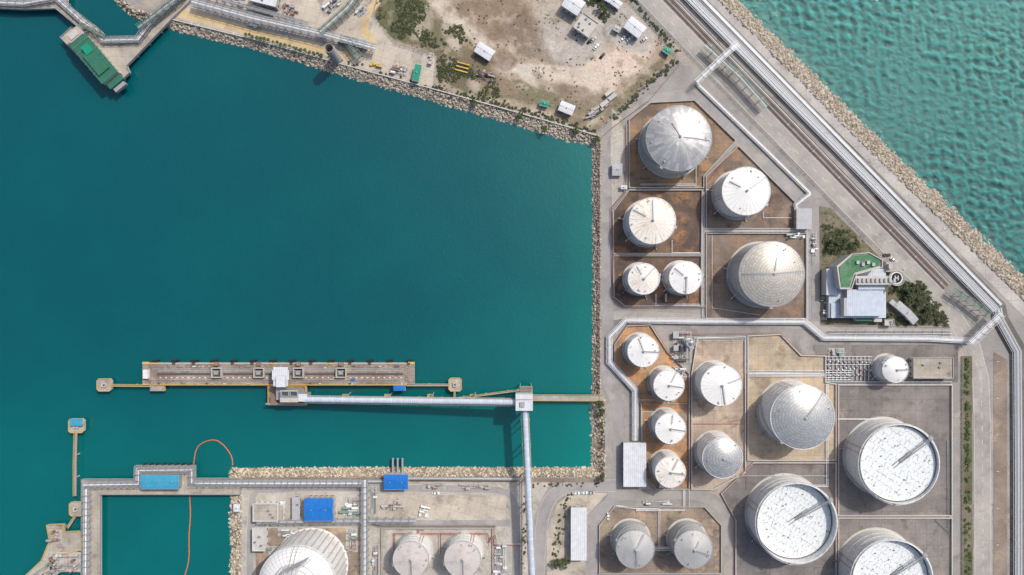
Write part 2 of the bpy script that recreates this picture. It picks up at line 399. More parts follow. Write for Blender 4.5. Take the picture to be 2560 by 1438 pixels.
def rack(name,pts,wpx,z,n,ks=('pipe','pipe','gal'),step=6.,base=0.,frame='gal',over=True,r=.22):
    b=MB(); w=W2(pts,z); wp=[Vector((p.x,p.y)) for p in w]; W=wpx*S*(H-z)/H
    for i in range(n):
        d=-W/2+.5+(W-1.)*(i+.5)/n
        b.tube(offpath(wp,d,z-.05*(i%3)),r*(.7+.7*((i*7)%5)/5),ks[i%len(ks)],6)
    for sg in (-1,1):
        pa=offpath(wp,sg*(W/2),z-.5)
        for a,c in zip(pa[:-1],pa[1:]): b.beam(a,c,.3,.4,frame)
        if over:
            pa=offpath(wp,sg*(W/2),z+1.3)
            for a,c in zip(pa[:-1],pa[1:]): b.beam(a,c,.18,.18,frame)
    for i,(q,t) in enumerate(resample([(p.x,p.y) for p in wp],step)):
        nn=Vector((-t.y,t.x))*(W/2)
        b.beam((q.x-nn.x,q.y-nn.y,z-.72),(q.x+nn.x,q.y+nn.y,z-.72),.35,.35,frame)
        if over: b.beam((q.x-nn.x,q.y-nn.y,z+1.32),(q.x+nn.x,q.y+nn.y,z+1.32),.25,.25,frame)
        for sg in(-1,1): b.beam((q.x+sg*nn.x,q.y+sg*nn.y,base),(q.x+sg*nn.x,q.y+sg*nn.y,z+(1.2 if over else -.5)),.3,.3,frame)
    return b.done(name)
def gangway(name,pts,wpx,z,k='yellow',deck='gal',piles=True):
    b=MB(); w=W2(pts,z); W=wpx*S
    b.ribbon(w,W,z-.35,z,deck)
    wp=[(p.x,p.y) for p in w]
    for a,c in zip(wp[:-1],wp[1:]):
        a=Vector(a);c=Vector(c);t=(c-a).normalized();nn=Vector((-t.y,t.x))*(W/2)
        for sg in(-1,1):
            for hh in(.55,1.1): b.beam((a.x+sg*nn.x,a.y+sg*nn.y,z+hh),(c.x+sg*nn.x,c.y+sg*nn.y,z+hh),.14,.1,k)
            L=(c-a).length; q=0
            while q<=L:
                p=a+t*q+nn*sg; b.beam((p.x,p.y,z-.3),(p.x,p.y,z+1.1),.12,.12,k); q+=2.5
    if piles:
        for q,t in resample(wp,14.): b.cyl(q.x,q.y,WL-5,z-.36,.45,'conc',10)
    return b.done(name)
# ------------------------------------------------------------ objects
def rails(b,R,z,k='white',n=28,r=.07):
    pts=[(R*math.cos(2*math.pi*i/48),R*math.sin(2*math.pi*i/48),z+1.1) for i in range(49)]
    b.tube(pts,r,k,4,False)
    b.tube([(p[0],p[1],z+.55) for p in pts],r*.7,k,4,False)
    for i in range(n):
        a=2*math.pi*i/n; b.beam((R*math.cos(a),R*math.sin(a),z),(R*math.cos(a),R*math.sin(a),z+1.1),.1,.1,k)
def tank(px,py,rpx,h,kind='cone',rm='roof_w',sm='shell_w',rise=1.5,ladders=((45,.1,1.),),stair=200,depth=3.,railk='white'):
    c=P(px,py,h); R=rpx*S*(H-h)/H; b=MB()
    b.lathe([(R+1.2,0.),(R+1.2,.35),(R,.36)],'bund_l',56)
    for k in range(3):
        zz=h*(.35+.25*k)
        b.lathe([(R,zz),(R+.18,zz),(R+.18,zz+.2),(R,zz+.2)],sm,56)
    if kind=='float':
        b.lathe([(R,.3),(R,h-1.2),(R+.9,h-1.2),(R+.9,h-1.0),(R,h-1.0),(R,h),(R-.25,h),(R-.25,h-depth-.6)],sm,72)
        zd=h-depth
        b.lathe([(R-.25,zd-.25),(R-1.0,zd-.2)],'steel_d',72)
        b.lathe([(R-1.0,zd+.5),(R-1.2,zd+.5)],'white',72)
        b.lathe([(R-1.0,zd-.4),(R-1.0,zd+.5)],'white',72)
        b.lathe([(R-1.2,zd+.5),(R-1.2,zd),(R*.6,zd-.05),(R*.3,zd-.1),(.01,zd-.12)],'float',72)
        a=math.radians(ladders[0][0])
        p0=Vector((R*math.cos(a),R*math.sin(a),h+.2)); p1=Vector((R*.05*math.cos(a),R*.05*math.sin(a),zd+.5))
        t=(p1-p0).normalized(); nn=Vector((-t.y,t.x,0)).normalized()*.7
        for sg in(-1,1): b.beam(p0+nn*sg,p1+nn*sg,.22,.5,'gal'); b.beam(p0+nn*sg+Vector((0,0,1)),p1+nn*sg+Vector((0,0,1)),.12,.12,'gal')
        L=(p1-p0).length
        for i in range(int(L/.9)): q=p0+t*(i*.9); b.beam(q-nn,q+nn,.35,.08,'gal')
        for sg in(-1,1):
            b.beam((nn.x*sg*1.3-R*.15*math.cos(a),nn.y*sg*1.3-R*.15*math.sin(a),zd+.2),(R*.45*math.cos(a)+nn.x*sg*1.3,R*.45*math.sin(a)+nn.y*sg*1.3,zd+.2),.2,.2,'steel_d')
        for i in range(14):
            q=random.random()*6.28; rr=R*random.choice((.45,.7,.82)); b.cyl(rr*math.cos(q),rr*math.sin(q),zd,zd+.9,.3,'gal',8)
        b.box(R*1.02*math.cos(a),R*1.02*math.sin(a),h+.02,2.4,2.4,.15,'gal',a)
        rails(b,R+.85,h-1.0,'gal')
    else:
        b.lathe([(R,.3),(R,h)],sm,64)
        b.lathe([(R,h),(R+.15,h+.02),(R+.15,h+.2),(R-.1,h+.22)],'white' if sm=='shell_w' else 'gal',64)
        prof=[]
        zr=lambda q: h+.2+(rise*(1-q) if kind=='cone' else rise*(1-q*q))
        for i in range(11):
            q=1-i/10
            prof.append((max((R-.1)*q,.01),zr(q)))
        b.lathe(prof,rm,64)
        b.cyl(0,0,h+rise-.2,h+rise+1.0,.5,'gal',12); b.lathe([(.8,h+rise+.9),(.0,h+rise+1.3)],'gal',12)
        for an,q0,q1 in ladders:
            a=math.radians(an); nn=Vector((-math.sin(a),math.cos(a),0))*.45
            N=8
            for i in range(N):
                qa=q0+(q1-q0)*i/N; qb=q0+(q1-q0)*(i+1)/N
                A=Vector((R*qa*math.cos(a),R*qa*math.sin(a),zr(qa)+.3)); B=Vector((R*qb*math.cos(a),R*qb*math.sin(a),zr(qb)+.3))
                b.beam(A,B,.7,.08,'gal')
                for sg in(-1,1): b.beam(A+nn*sg+Vector((0,0,1)),B+nn*sg+Vector((0,0,1)),.1,.1,'gal')
        for i in range(5):
            q=random.random()*6.28; rr=R*random.uniform(.75,.9); b.cyl(rr*math.cos(q),rr*math.sin(q),zr(rr/R)-.1,zr(rr/R)+.8,random.uniform(.25,.5),'gal',8)
        rails(b,R+.05,h+.1,railk,24)
    a0=math.radians(stair); span=h*1.35/R; N=int(h/.5)
    pp=[]
    for i in range(N):
        a=a0+span*i/N; z=.5+(h-.5)*i/N
        b.box((R+.6)*math.cos(a),(R+.6)*math.sin(a),z,1.0,.45,.1,'gal',a)
        pp.append(((R+1.1)*math.cos(a),(R+1.1)*math.sin(a),z+1.))
    b.tube(pp,.08,'gal',4)
    ae=a0+span
    b.box((R+.6)*math.cos(ae),(R+.6)*math.sin(ae),h,1.4,1.8,.12,'gal',ae)
    for q in (a0-.6,a0-.75): b.tube([((R+.4)*math.cos(q),(R+.4)*math.sin(q),.4),((R+.4)*math.cos(q),(R+.4)*math.sin(q),h)],.12,'red' if sm=='shell_w' else 'gal',5)
    for q in (math.radians(-70),math.radians(-140),math.radians(170),math.radians(-20)):
        ca,sa=math.cos(q),math.sin(q); l=random.uniform(2.5,4.5)
        b.tube([((R-.2)*ca,(R-.2)*sa,.9),((R+l)*ca,(R+l)*sa,.9),((R+l)*ca,(R+l)*sa,.2)],.22,random.choice(('pipe_w','pipe','gal')),6)
        b.cyl((R+l*.6)*ca,(R+l*.6)*sa,1.1,2.,.35,random.choice(('red','gal','steel_d')),8)
        b.box((R+l*.5)*ca,(R+l*.5)*sa,.0,.7,.7,.7,'bund_l',q)
    return b.done('storage_tank',(c.x,c.y,0))
def building(name,px,py,w,l,ang,h,rm='sheet_w',wm='wall',gable=True,par=False,ac=2,over=.5,base=0.,rise=None):
    c=P(px,py,h+base); k=S*(H-h-base)/H; w*=k;l*=k; b=MB(); z=base
    W=w-2*over; L=l-2*over
    b.box(0,0,z,W,L,h-.02,wm)
    if gable:
        r=rise if rise is not None else l*.09
        V=[(-w/2,-l/2,z+h),(w/2,-l/2,z+h),(w/2,0,z+h+r),(-w/2,0,z+h+r),(w/2,l/2,z+h),(-w/2,l/2,z+h)]
        b.add(V,[(0,1,2,3),(3,2,4,5)],rm); b.add(V,[(0,3,5),(1,4,2),(5,4,1,0)],wm)
        b.beam((-w/2,0,z+h+r+.05),(w/2,0,z+h+r+.05),.5,.12,rm)
        for sg in(-1,1): b.beam((-w/2,sg*l/2,z+h),(w/2,sg*l/2,z+h),.2,.2,'gal')
        for i in range(max(1,int(w/7))): b.cyl(-w/2+w*(i+.5)/max(1,int(w/7)),0,z+h+r,z+h+r+.7,.35,'gal',10)
    else:
        b.box(0,0,z+h,w,l,.25,rm)
        if par:
            for sg in(-1,1):
                b.box(sg*(w/2-.12),0,z+h+.25,.24,l-.5,.6,wm); b.box(0,sg*(l/2-.12),z+h+.25,w,.24,.62,wm)
        for i in range(ac):
            x=random.uniform(-.35,.35)*w;y=random.uniform(-.35,.35)*l
            b.box(x,y,z+h+.25,1.4,1.0,.9,'gal'); b.cyl(x,y,z+h+1.15,z+h+1.25,.35,'steel_d',10)
    if wm!='gal':
        for fl in range(max(1,int(h//3.4))):
            zz=z+1.1+fl*3.4
            for sg in(-1,1):
                n=max(1,int(W/3.2))
                for i in range(n):
                    x=-W/2+W*(i+.5)/n; b.box(x,sg*(L/2+.01),zz,1.5,.06,1.2,'glass'); b.box(x,sg*(L/2+.05),zz-.12,1.7,.16,.1,'bund_l')
                n=max(1,int(L/3.6))
                for i in range(n):
                    y=-L/2+L*(i+.5)/n; b.box(sg*(W/2+.01),y,zz,.06,1.4,1.2,'glass')
        b.box(W*.3,-(L/2+.03),z,1.1,.1,2.1,'steel_d')
    return b.done(name,(c.x,c.y,0),-math.radians(ang))
def car(px,py,ang,k='car_w',name='parked_car',l=4.5):
    b=MB(); c=P(px,py)
    def loft(secs,kk):
        vs=[];fs=[]
        for x,hw,z0,z1,hw2 in secs: vs+=[(x,-hw,z0),(x,hw,z0),(x,hw2,z1),(x,-hw2,z1)]
        for i in range(len(secs)-1):
            for j in range(4): fs.append((i*4+j,(i+1)*4+j,(i+1)*4+(j+1)%4,i*4+(j+1)%4))
        fs+=[(0,1,2,3),tuple(len(vs)-4+q for q in(3,2,1,0))]; b.add(vs,fs,kk)
    loft([(-l/2,.75,.4,.8,.7),(-l/2+.3,.9,.25,.95,.85),(l*.15,.9,.25,.95,.85),(l/2-.3,.85,.25,.8,.8),(l/2,.7,.4,.6,.65)],k)
    loft([(-l*.36,.8,.94,1.0,.78),(-l*.25,.8,.94,1.42,.65),(l*.05,.8,.94,1.45,.65),(l*.22,.8,.94,.98,.78)],'glass')
    b.box(-l*.1,0,1.44,l*.32,1.3,.05,k)
    for x in(-l*.31,l*.31):
        for y in(-.85,.85): b.tube([(x,y-.1,.32),(x,y+.1,.32)],.32,'black',12)
    return b.done(name,(c.x,c.y,.03),-math.radians(ang))
def truck(px,py,ang,box_k='white',name='parked_truck',l=7.):
    b=MB(); c=P(px,py)
    b.box(0,0,.7,l,1.0,.25,'steel_d'); b.box(l/2-1,0,.6,2.,2.1,1.9,'white'); b.box(l/2-.02,0,1.5,.1,1.8,.7,'glass'); b.box(-1.2,0,1.0,l-2.6,2.2,1.6,box_k)
    for x in(-l*.35,l*.36):
        for y in(-1.0,1.0): b.tube([(x,y-.15,.5),(x,y+.15,.5)],.5,'black',12)
    return b.done(name,(c.x,c.y,.03),-math.radians(ang))
def skid(name,px,py,w,l,ang,seed,n=14,ks=('pipe','gal','white','steel_gn'),accent='red',base=0.,pad='conc',hmax=3.):
    rd=random.Random(seed); b=MB(); c=P(px,py,base); w*=S;l*=S
    b.box(0,0,base-.0,w,l,.25,pad)
    z=base+.25
    for i in range(n):
        x=rd.uniform(-.42,.42)*w;y=rd.uniform(-.42,.42)*l; k=rd.choice(ks); t=rd.random(); hh=rd.uniform(.6,hmax)
        if t<.3:
            r=rd.uniform(.35,.9); L=rd.uniform(2,min(6,w*.5)) if w>5 else 2; zz=z+r+.5
            b.tube([(x-L/2-.3,y,zz),(x-L/2,y,zz),(x+L/2,y,zz),(x+L/2+.3,y,zz)],r,k,12); b.box(x-L/4,y,z,.3,r*1.6,.6,'bund_l'); b.box(x+L/4,y,z,.3,r*1.6,.6,'bund_l')
        elif t<.45: b.cyl(x,y,z,z+hh,rd.uniform(.4,1.2),k,14)
        elif t<.7: b.box(x,y,z,rd.uniform(.8,2.6),rd.uniform(.8,2.2),hh*.7,k)
        else:
            fx,fy=rd.uniform(-w*.45,w*.45),rd.uniform(-l*.45,l*.45); zz=z+hh*.5+.2
            b.tube([(x,y,z),(x,y,zz),(fx,y,zz),(fx,fy,zz),(fx,fy,z)],rd.uniform(.1,.25),rd.choice((k,accent)),6)
    for i in range(int(max(w,l)/2)):
        if w>l: y=rd.uniform(-.4,.4)*l; b.tube([(-w*.48,y,z+.5+.05*i),(w*.48,y,z+.5+.05*i)],.12,rd.choice(ks),5)
        else: x=rd.uniform(-.4,.4)*w; b.tube([(x,-l*.48,z+.5+.05*i),(x,l*.48,z+.5+.05*i)],.12,rd.choice(ks),5)
        if i>6: break
    return b.done(name,(c.x,c.y,0),-math.radians(ang))
phi=(1+5**.5)/2
ICO=np.array([(-1,phi,0),(1,phi,0),(-1,-phi,0),(1,-phi,0),(0,-1,phi),(0,1,phi),(0,-1,-phi),(0,1,-phi),(phi,0,-1),(phi,0,1),(-phi,0,-1),(-phi,0,1)])/1.9
IFC=[(0,11,5),(0,5,1),(0,1,7),(0,7,10),(0,10,11),(1,5,9),(5,11,4),(11,10,2),(10,7,6),(7,1,8),(3,9,4),(3,4,2),(3,2,6),(3,6,8),(3,8,9),(4,9,5),(2,4,11),(6,2,10),(8,6,7),(9,8,1)]
def rock(b,x0,y0,z0,s,k='rock'):
    v=ICO*rng.uniform(.75,1.25,(12,3))*s*np.array([1,random.uniform(.7,1.1),.75])
    th=random.random()*6.28; cc,ss=math.cos(th),math.sin(th)
    b.add(list(zip(v[:,0]*cc-v[:,1]*ss+x0,v[:,0]*ss+v[:,1]*cc+y0,v[:,2]+z0)),IFC,k)
def riprap(name,top,bot,step=1.0,size=.75,z0=.2,z1=WL-.6,k='rock'):
    top=W2(top);bot=W2(bot,WL)
    def along(pl,t):
        L=[(b-a).length for a,b in zip(pl[:-1],pl[1:])];T=sum(L)*t
        for i,l in enumerate(L):
            if T<=l: return pl[i]+(pl[i+1]-pl[i])*(T/l)
            T-=l
        return pl[-1]
    Lt=sum((b-a).length for a,b in zip(top[:-1],top[1:]))
    b=MB(); N=max(2,int(Lt/6)); vs=[]
    for i in range(N+1):
        a=along(top,i/N);c=along(bot,i/N); vs+=[(a.x,a.y,z0-.35),(c.x+(c.x-a.x)*.25,c.y+(c.y-a.y)*.25,z1-.6)]
    b.add(vs,[(2*i,2*i+1,2*i+3,2*i+2) for i in range(N)],'brownstrip')
    wd=(top[len(top)//2]-bot[len(bot)//2]).length
    n=int(Lt*wd/(step*step))
    for i in range(n):
        t=random.random();q=random.random()*1.12-.03
        q+= .16*noise.noise(Vector((t*Lt*.12,3.,0)))*q
        a=along(top,t);c=along(bot,t); p=a.lerp(c,q)
        rock(b,p.x,p.y,z0+(z1-z0)*q,size*random.choice((.5,.7,.8,1.,1.1,1.5)),k)
    return b.done(name)
def leaves(b,x,y,z,rx,rz,n,k='leaf',s=.5):
    for _ in range(n):
        while True:
            p=Vector((random.uniform(-1,1),random.uniform(-1,1),random.uniform(-.6,1)))
            if .3<p.length<1: break
        q=noise.noise(Vector((x,y,0))+p*2.)
        p*= (.85+.5*q)
        c=Vector((x+p.x*rx,y+p.y*rx,z+p.z*rz)); t=Vector((random.gauss(0,1),random.gauss(0,1),random.gauss(0,.5))).normalized(); u=t.cross(Vector((random.gauss(0,.5),random.gauss(0,.5),1))).normalized()
        t*=s*random.uniform(.6,1.3);u*=s*random.uniform(.5,1.)
        b.add([c-t-u*.3,c+u,c+t-u*.2,c-u],[(0,1,2,3)],k)
def tree(px,py,rpx,h,k='leaf',name='broadleaf_tree'):
    c=P(px,py,h*.7); R=rpx*S; b=MB()
    b.tube([(0,0,0),(.1,.05,h*.35),(.0,.1,h*.6)],.35,'bark',8,r2=.18)
    for i in range(11):
        a=i*2.4+random.random(); rr=R*random.uniform(.25,.9) if i else 0
        q=Vector((rr*math.cos(a),rr*math.sin(a),h*random.uniform(.55,.9)))
        b.tube([(0,0,h*.4),q*.5+Vector((0,0,h*.3)),q],.14,'bark',5,r2=.05)
        leaves(b,q.x,q.y,q.z,R*random.uniform(.22,.45),h*.18,60,k,.42)
    return b.done(name,(c.x,c.y,0),random.random()*6)
def palm(px,py,R=1.9,h=5.):
    c=P(px,py,h); b=MB(); b.tube([(.3,.2,0),(.1,.1,h*.5),(0,0,h)],.2,'bark',6,r2=.14)
    for i in range(11):
        a=i*.571+random.random()*.2; d=Vector((math.cos(a),math.sin(a),0));nn=Vector((-d.y,d.x,0))
        vs=[];N=5
        for j in range(N+1):
            t=j/N; p=d*R*t+Vector((0,0,h+.5*math.sin(t*2.2)-1.1*t*t)); w=.34*math.sin(math.pi*min(.95,t+.08))
            vs+=[p-nn*w-Vector((0,0,w*.5)),p,p+nn*w-Vector((0,0,w*.5))]
        fs=[]
        for j in range(N): fs+=[(3*j,3*j+1,3*j+4,3*j+3),(3*j+1,3*j+2,3*j+5,3*j+4)]
        b.add(vs,fs,'leaf2')
    return b.done('palm_tree',(c.x,c.y,0),random.random()*6)
def bushes(name,pts,k='leaf',spread=6,n=None,r=(1.,2.2),dens=40):
    b=MB(); w=[(p[0],p[1]) for p in pts]
    L=sum(math.dist(a,c) for a,c in zip(w[:-1],w[1:])); n=n or int(L/10)
    for i in range(n):
        t=random.random()*L
        for a,c in zip(w[:-1],w[1:]):
            l=math.dist(a,c)
            if t<=l: break
            t-=l
        q=t/max(l,1e-6); x=a[0]+(c[0]-a[0])*q+random.gauss(0,spread); y=a[1]+(c[1]-a[1])*q+random.gauss(0,spread)
        p=P(x,y); rr=random.uniform(*r)
        leaves(b,p.x,p.y,rr*.3,rr,rr*.6,int(dens*rr),k,.38)
        b.tube([(p.x,p.y,0),(p.x,p.y,rr*.5)],.08,'bark',4)
    return b.done(name)
def inside(poly,x,y):
    r_=False;j=len(poly)-1
    for i in range(len(poly)):
        if (poly[i][1]>y)!=(poly[j][1]>y) and x<(poly[j][0]-poly[i][0])*(y-poly[i][1])/(poly[j][1]-poly[i][1])+poly[i][0]: r_=not r_
        j=i
    return r_
def bushpatch(name,poly,n,k='leaf',r=(.4,1.3),thr=-.1,dens=26,fr=.02):
    b=MB(); xs=[p[0] for p in poly];ys=[p[1] for p in poly]
    c=0;tries=0
    while c<n and tries<n*20:
        tries+=1; x=random.uniform(min(xs),max(xs));y=random.uniform(min(ys),max(ys))
        nn_=noise.noise(Vector((x*fr,y*fr,3.)))
        if not inside(poly,x,y) or nn_<thr: continue
        c+=1; p=P(x,y); rr=random.uniform(*r)*(1+.5*max(0,nn_)); leaves(b,p.x,p.y,rr*.2,rr,rr*.55,int(dens*rr)+4,k,.34)
        b.tube([(p.x,p.y,0),(p.x,p.y,rr*.4)],.07,'bark',4)
    return b.done(name)
# ============================================================ WATER & LAND
x0,y0_=105.,-70.; GS=.72
xs=np.concatenate([[-9000,-3000,-1000,-300,0],np.arange(x0,372,GS),[500,1000,3000,9000]])
ys=np.concatenate([[-9000,-3000,-1000,-300],np.arange(y0_,232,GS),[400,1000,3000,9000]])
X,Y=np.meshgrid(xs,ys,indexing='ij'); Z=np.zeros_like(X)
wr=np.random.default_rng(11)
for i in range(70):
    lam=2.7*(3.3)**(wr.random()**1.2); th=math.radians(62)+wr.normal(0,.6); k=2*math.pi/lam
    ph=k*(X*math.cos(th)+Y*math.sin(th))+wr.random()*6.28
    Z+=.0086*lam*np.sin(ph+.4*np.sin(ph))
Ap=P(1745,10); D=(X-Ap.x)*.719+(Y-Ap.y)*.695
fine_=((X>=x0)&(X<=371)&(Y>=y0_)&(Y<=231))
edge_=np.clip(np.minimum.reduce([X-x0,371-X,Y-y0_,231-Y])/6,0,1)
grp=.85+.35*np.sin(X*.035+Y*.02)*np.sin(Y*.041-X*.013)
Z=Z*np.clip((D-12)/14,0,1)*edge_*fine_*grp
nx,ny=len(xs),len(ys)
V=np.stack([X.ravel(),Y.ravel(),(Z+WL).ravel()],1)
me=bpy.data.meshes.new('sea')
I=(np.arange(nx-1)[:,None]*ny+np.arange(ny-1)[None,:]).ravel()
F=np.stack([I,I+ny,I+ny+1,I+1],1)
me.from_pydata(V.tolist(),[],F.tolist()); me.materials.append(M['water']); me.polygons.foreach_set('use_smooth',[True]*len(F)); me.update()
o=bpy.data.objects.new('sea',me); bpy.context.collection.objects.link(o)
land=[(-600,-3000),(-100,-500),(300,-12),(335,24),(428,47),(640,99),(850,158),(1100,226),(1290,279),(1420,316),(1494,338),(1500,352),(1500,1000),(1512,1010),(1512,1193),(600,1193),(600,1240),(600,1438),(600,4500),(2790,4500),(2780,1150),(2730,920),(2560,748),(2400,592),(2250,447),(2130,330),(1990,190),(1795,-5),(1500,-310),(900,-3000)]
b=MB(); b.prism([(p.x,p.y) for p in W2(land)],-8,0.,'land','conc'); b.done('ground')
riprap('riprap_revetment',[(303,-10),(335,26),(428,48)],[(285,2),(325,42),(425,76)],.95)
riprap('riprap_revetment',[(428,48),(640,100),(850,160),(1100,228),(1290,281),(1420,318),(1498,342)],[(422,76),(620,120),(840,186),(1085,258),(1280,312),(1415,354),(1486,366)],.8)
riprap('riprap_revetment',[(1502,340),(1500,700),(1500,1000)],[(1478,366),(1480,700),(1478,1000)],.85,.6)
riprap('riprap_revetment',[(1512,1000),(1512,1195)],[(1474,1000),(1478,1180)],.9,.8)
riprap('riprap_revetment',[(1512,1192),(1000,1192),(600,1192)],[(1478,1166),(1000,1166),(574,1168)],.8,.6,k='rock_p')
riprap('riprap_revetment',[(602,1192),(602,1440),(602,1700)],[(572,1172),(574,1440),(574,1700)],.9,k='rock_p')
riprap('riprap_revetment',[(1500,-308),(1795,-3),(1990,192),(2130,332),(2250,449),(2400,594),(2560,750),(2700,890)],[(1560,-300),(1845,-3),(2016,162),(2145,292),(2264,408),(2424,556),(2585,712),(2730,860)],.82,.75)
# dirt lot with vertex colours
dl=[(965,-80),(932,42),(992,112),(1092,142),(1085,220),(1290,275),(1494,334),(1540,285),(1692,142),(1560,-10),(1490,-80)]
blobs=[(1010,45,85,65,0,(98,98,72),1.),(1080,90,70,45,30,(112,106,84),.9),(1160,160,90,45,15,(116,106,84),.9),(1330,235,170,26,16,(122,116,92),.9),(1180,205,100,30,15,(102,98,76),.9),
(1120,30,60,20,40,(202,190,174),.8),(1190,90,80,15,40,(192,182,168),.9),(1270,160,90,13,35,(196,186,172),.9),(1350,178,120,18,5,(200,192,180),.9),
(1250,40,110,60,20,(138,120,102),.9),(1330,90,80,50,30,(130,115,100),.85),(1250,150,50,25,25,(134,112,96),.7),(1380,130,60,30,30,(150,138,126),.8),
(1440,110,110,60,30,(178,171,163),.95),(1520,170,90,45,-35,(206,188,172),.95),(1580,130,70,40,-40,(210,190,174),.9),(1440,190,120,24,5,(200,187,172),.8),(1540,60,110,50,40,(172,168,162),.9),
(1450,240,80,22,15,(140,126,110),.8),(1620,190,60,14,-45,(112,106,84),.8),(1560,250,70,16,-45,(114,108,84),.7),(1380,20,50,60,20,(172,162,150),.7),(1450,310,60,14,15,(124,114,92),.7),(1230,210,60,24,15,(156,132,116),.6),(1130,100,40,16,60,(196,184,168),.7),(1060,60,22,40,30,(190,178,160),.5)]
vs=[];cols=[];idx={};fs=[];st=4
for jy in range(-80,345,st):
    for ix in range(924,1700,st):
        if inside(dl,ix,jy):
            p=P(ix,jy); idx[(ix,jy)]=len(vs); vs.append((p.x,p.y,.03))
            c=np.array(srgb(168,152,134)[:3])
            n1=noise.fractal(Vector((ix*.02,jy*.02,0)),1.,2.,6); n2=noise.fractal(Vector((ix*.03,jy*.03,9)),1.,2.,6)
            for bx,by,rx,ry,an,cc,s_ in blobs:
                a=math.radians(an);dx=ix-bx;dy=jy-by;u=(dx*math.cos(a)+dy*math.sin(a))/rx;v=(-dx*math.sin(a)+dy*math.cos(a))/ry
                d=math.sqrt(u*u+v*v)+n1*.4
                w_=max(0,min(1,(1.15-d)/.3))*s_
                c=c*(1-w_)+np.array(srgb(*cc)[:3])*w_
            w_=max(0,min(1,(n2-.25)*3))*.5; c=c*(1-w_)+np.array(srgb(116,106,84)[:3])*w_
            w_=max(0,min(1,(-n2-.25)*3))*.4; c=c*(1-w_)+np.array(srgb(206,194,178)[:3])*w_
            cols.append((*c,1))
for (x,y),i in idx.items():
    q=[idx.get((x,y)),idx.get((x,y+st)),idx.get((x+st,y+st)),idx.get((x+st,y))]
    if None not in q: fs.append(q)
b=MB(); b.add(vs,fs,'dirt'); o=b.done('dirt_lot_ground')
ca=o.data.color_attributes.new('Col','FLOAT_COLOR','POINT')
for i,c in enumerate(cols): ca.data[i].color=c
b=MB()
for i in range(500):
    x=random.uniform(1000,1680);y=random.uniform(0,320)
    if inside(dl,x,y): p=P(x,y); rock(b,p.x,p.y,.1,random.uniform(.12,.35))
b.done('scattered_stones')
# NW plant
sheet('process_yard_pavement',[(432,-90),(965,-90),(932,42),(992,112),(1092,142),(1086,220),(850,156),(640,97),(432,45)],'beige')
road('service_road',[(440,30),(600,70),(800,122),(860,140)],22,'tan',0)
road('service_road',[(460,-5),(560,36),(690,72),(830,104)],26,'asph',0,edge=True)
road('service_road',[(860,140),(940,120),(900,60),(960,-20),(980,-90)],20,'tan',1)
wall('seawall',[(428,49),(640,101),(850,160),(1100,228),(1290,281),(1420,318),(1496,341)],1.1,.6,'bund_l')
fence('boundary_fence',[(965,-80),(932,42),(992,112),(1092,142),(1085,220)],'gal'); fence('boundary_fence',[(1560,-10),(1692,142),(1540,285),(1494,334)],'gal')
pads={'A':([(1572,300),(1625,258),(1735,252),(1838,352),(1758,440),(1758,470),(1572,470)],'padA'),
'B':([(1764,442),(1845,366),(1985,505),(1985,572),(1764,572)],'padE'),
'C':([(1533,528),(1572,476),(1754,476),(1752,634),(1533,634)],'padC'),
'D':([(1533,640),(1752,640),(1752,765),(1562,765),(1533,742)],'padC'),
'E':([(1764,584),(2014,584),(2014,796),(1764,796)],'padE'),
'F':([(1536,860),(1568,815),(1625,812),(1668,880),(1722,935),(1722,1222),(1640,1222),(1602,1180),(1602,1010),(1536,920)],'padF'),
'G':([(1728,936),(1742,846),(1862,842),(1862,1180),(1782,1222),(1728,1222)],'padG'),
'H':([(1868,840),(1950,836),(2000,888),(2062,890),(2062,955),(2088,960),(2088,1150),(1868,1150)],'padH'),
'I':([(2094,962),(2377,962),(2377,1288),(2094,1288)],'padI'),
'J':([(1882,1156),(2088,1156),(2088,1700),(1838,1700),(1838,1300),(1802,1232)],'padI'),
'K':([(2094,1294),(2377,1294),(2377,1700),(2094,1700)],'padI'),
'L':([(1535,1266),(1760,1266),(1802,1312),(1802,1432),(1498,1432),(1498,1312)],'padM'),
'M':([(955,1320),(1232,1320),(1232,1700),(955,1700)],'padM')}
road('perimeter_road',[(1516,790),(1516,365),(1600,270),(1640,246),(1735,238),(1800,290),(2030,520),(2045,600),(2045,800)],30,'asph',1)
road('terminal_road',[(1530,790),(1560,786),(2030,812),(2080,822),(2400,832)],22,'asph_w',1)
road('terminal_road',[(1520,780),(1516,950),(1548,1010),(1548,1235),(1480,1300),(1478,1700)],30,'asph',1)
road('terminal_road',[(1545,1238),(1620,1236),(1770,1236),(1822,1290),(1822,1700)],26,'asph_w',1)
sheet('shore_verge',[(1306,1196),(1400,1196),(1370,1218),(1335,1290),(1322,1438),(1322,1700),(1306,1700)],'gravel')
sheet('island_ground',[(1365,1700),(1367,1330),(1392,1262),(1430,1232),(1520,1232),(1465,1290),(1462,1700)],'beige')
road('access_road',[(1345,1700),(1347,1320),(1375,1240),(1420,1216),(1540,1214)],28,'asph',2,kerb=True)
road('breakwater_road',[Lp(-400,34),Lp(0,36),Lp(500,42),Lp(900,50),Lp(1250,58)],26,'path_l',0)
road('main_road',[Lp(-400,-80),Lp(300,-80),Lp(900,-78),Lp(985,-78),(2450,900),(2457,1100),(2457,1700)],44,'asph_w',1,edge=True,dash=8)
road('pipe_corridor_strip',[Lp(-400,-42),Lp(0,-42),Lp(940,-42)],22,'brownstrip',0)
road('rack_bed',[Lp(-400,3),Lp(0,3),Lp(500,8),Lp(1068,10),(2500,800),(2546,880),(2546,1700)],42,'rackbed',0)  # darker strip laid under the racks to set off the pipes
sheet('earth_strip',[(2484,880),(2518,900),(2518,1700),(2484,1700)],'brownstrip')
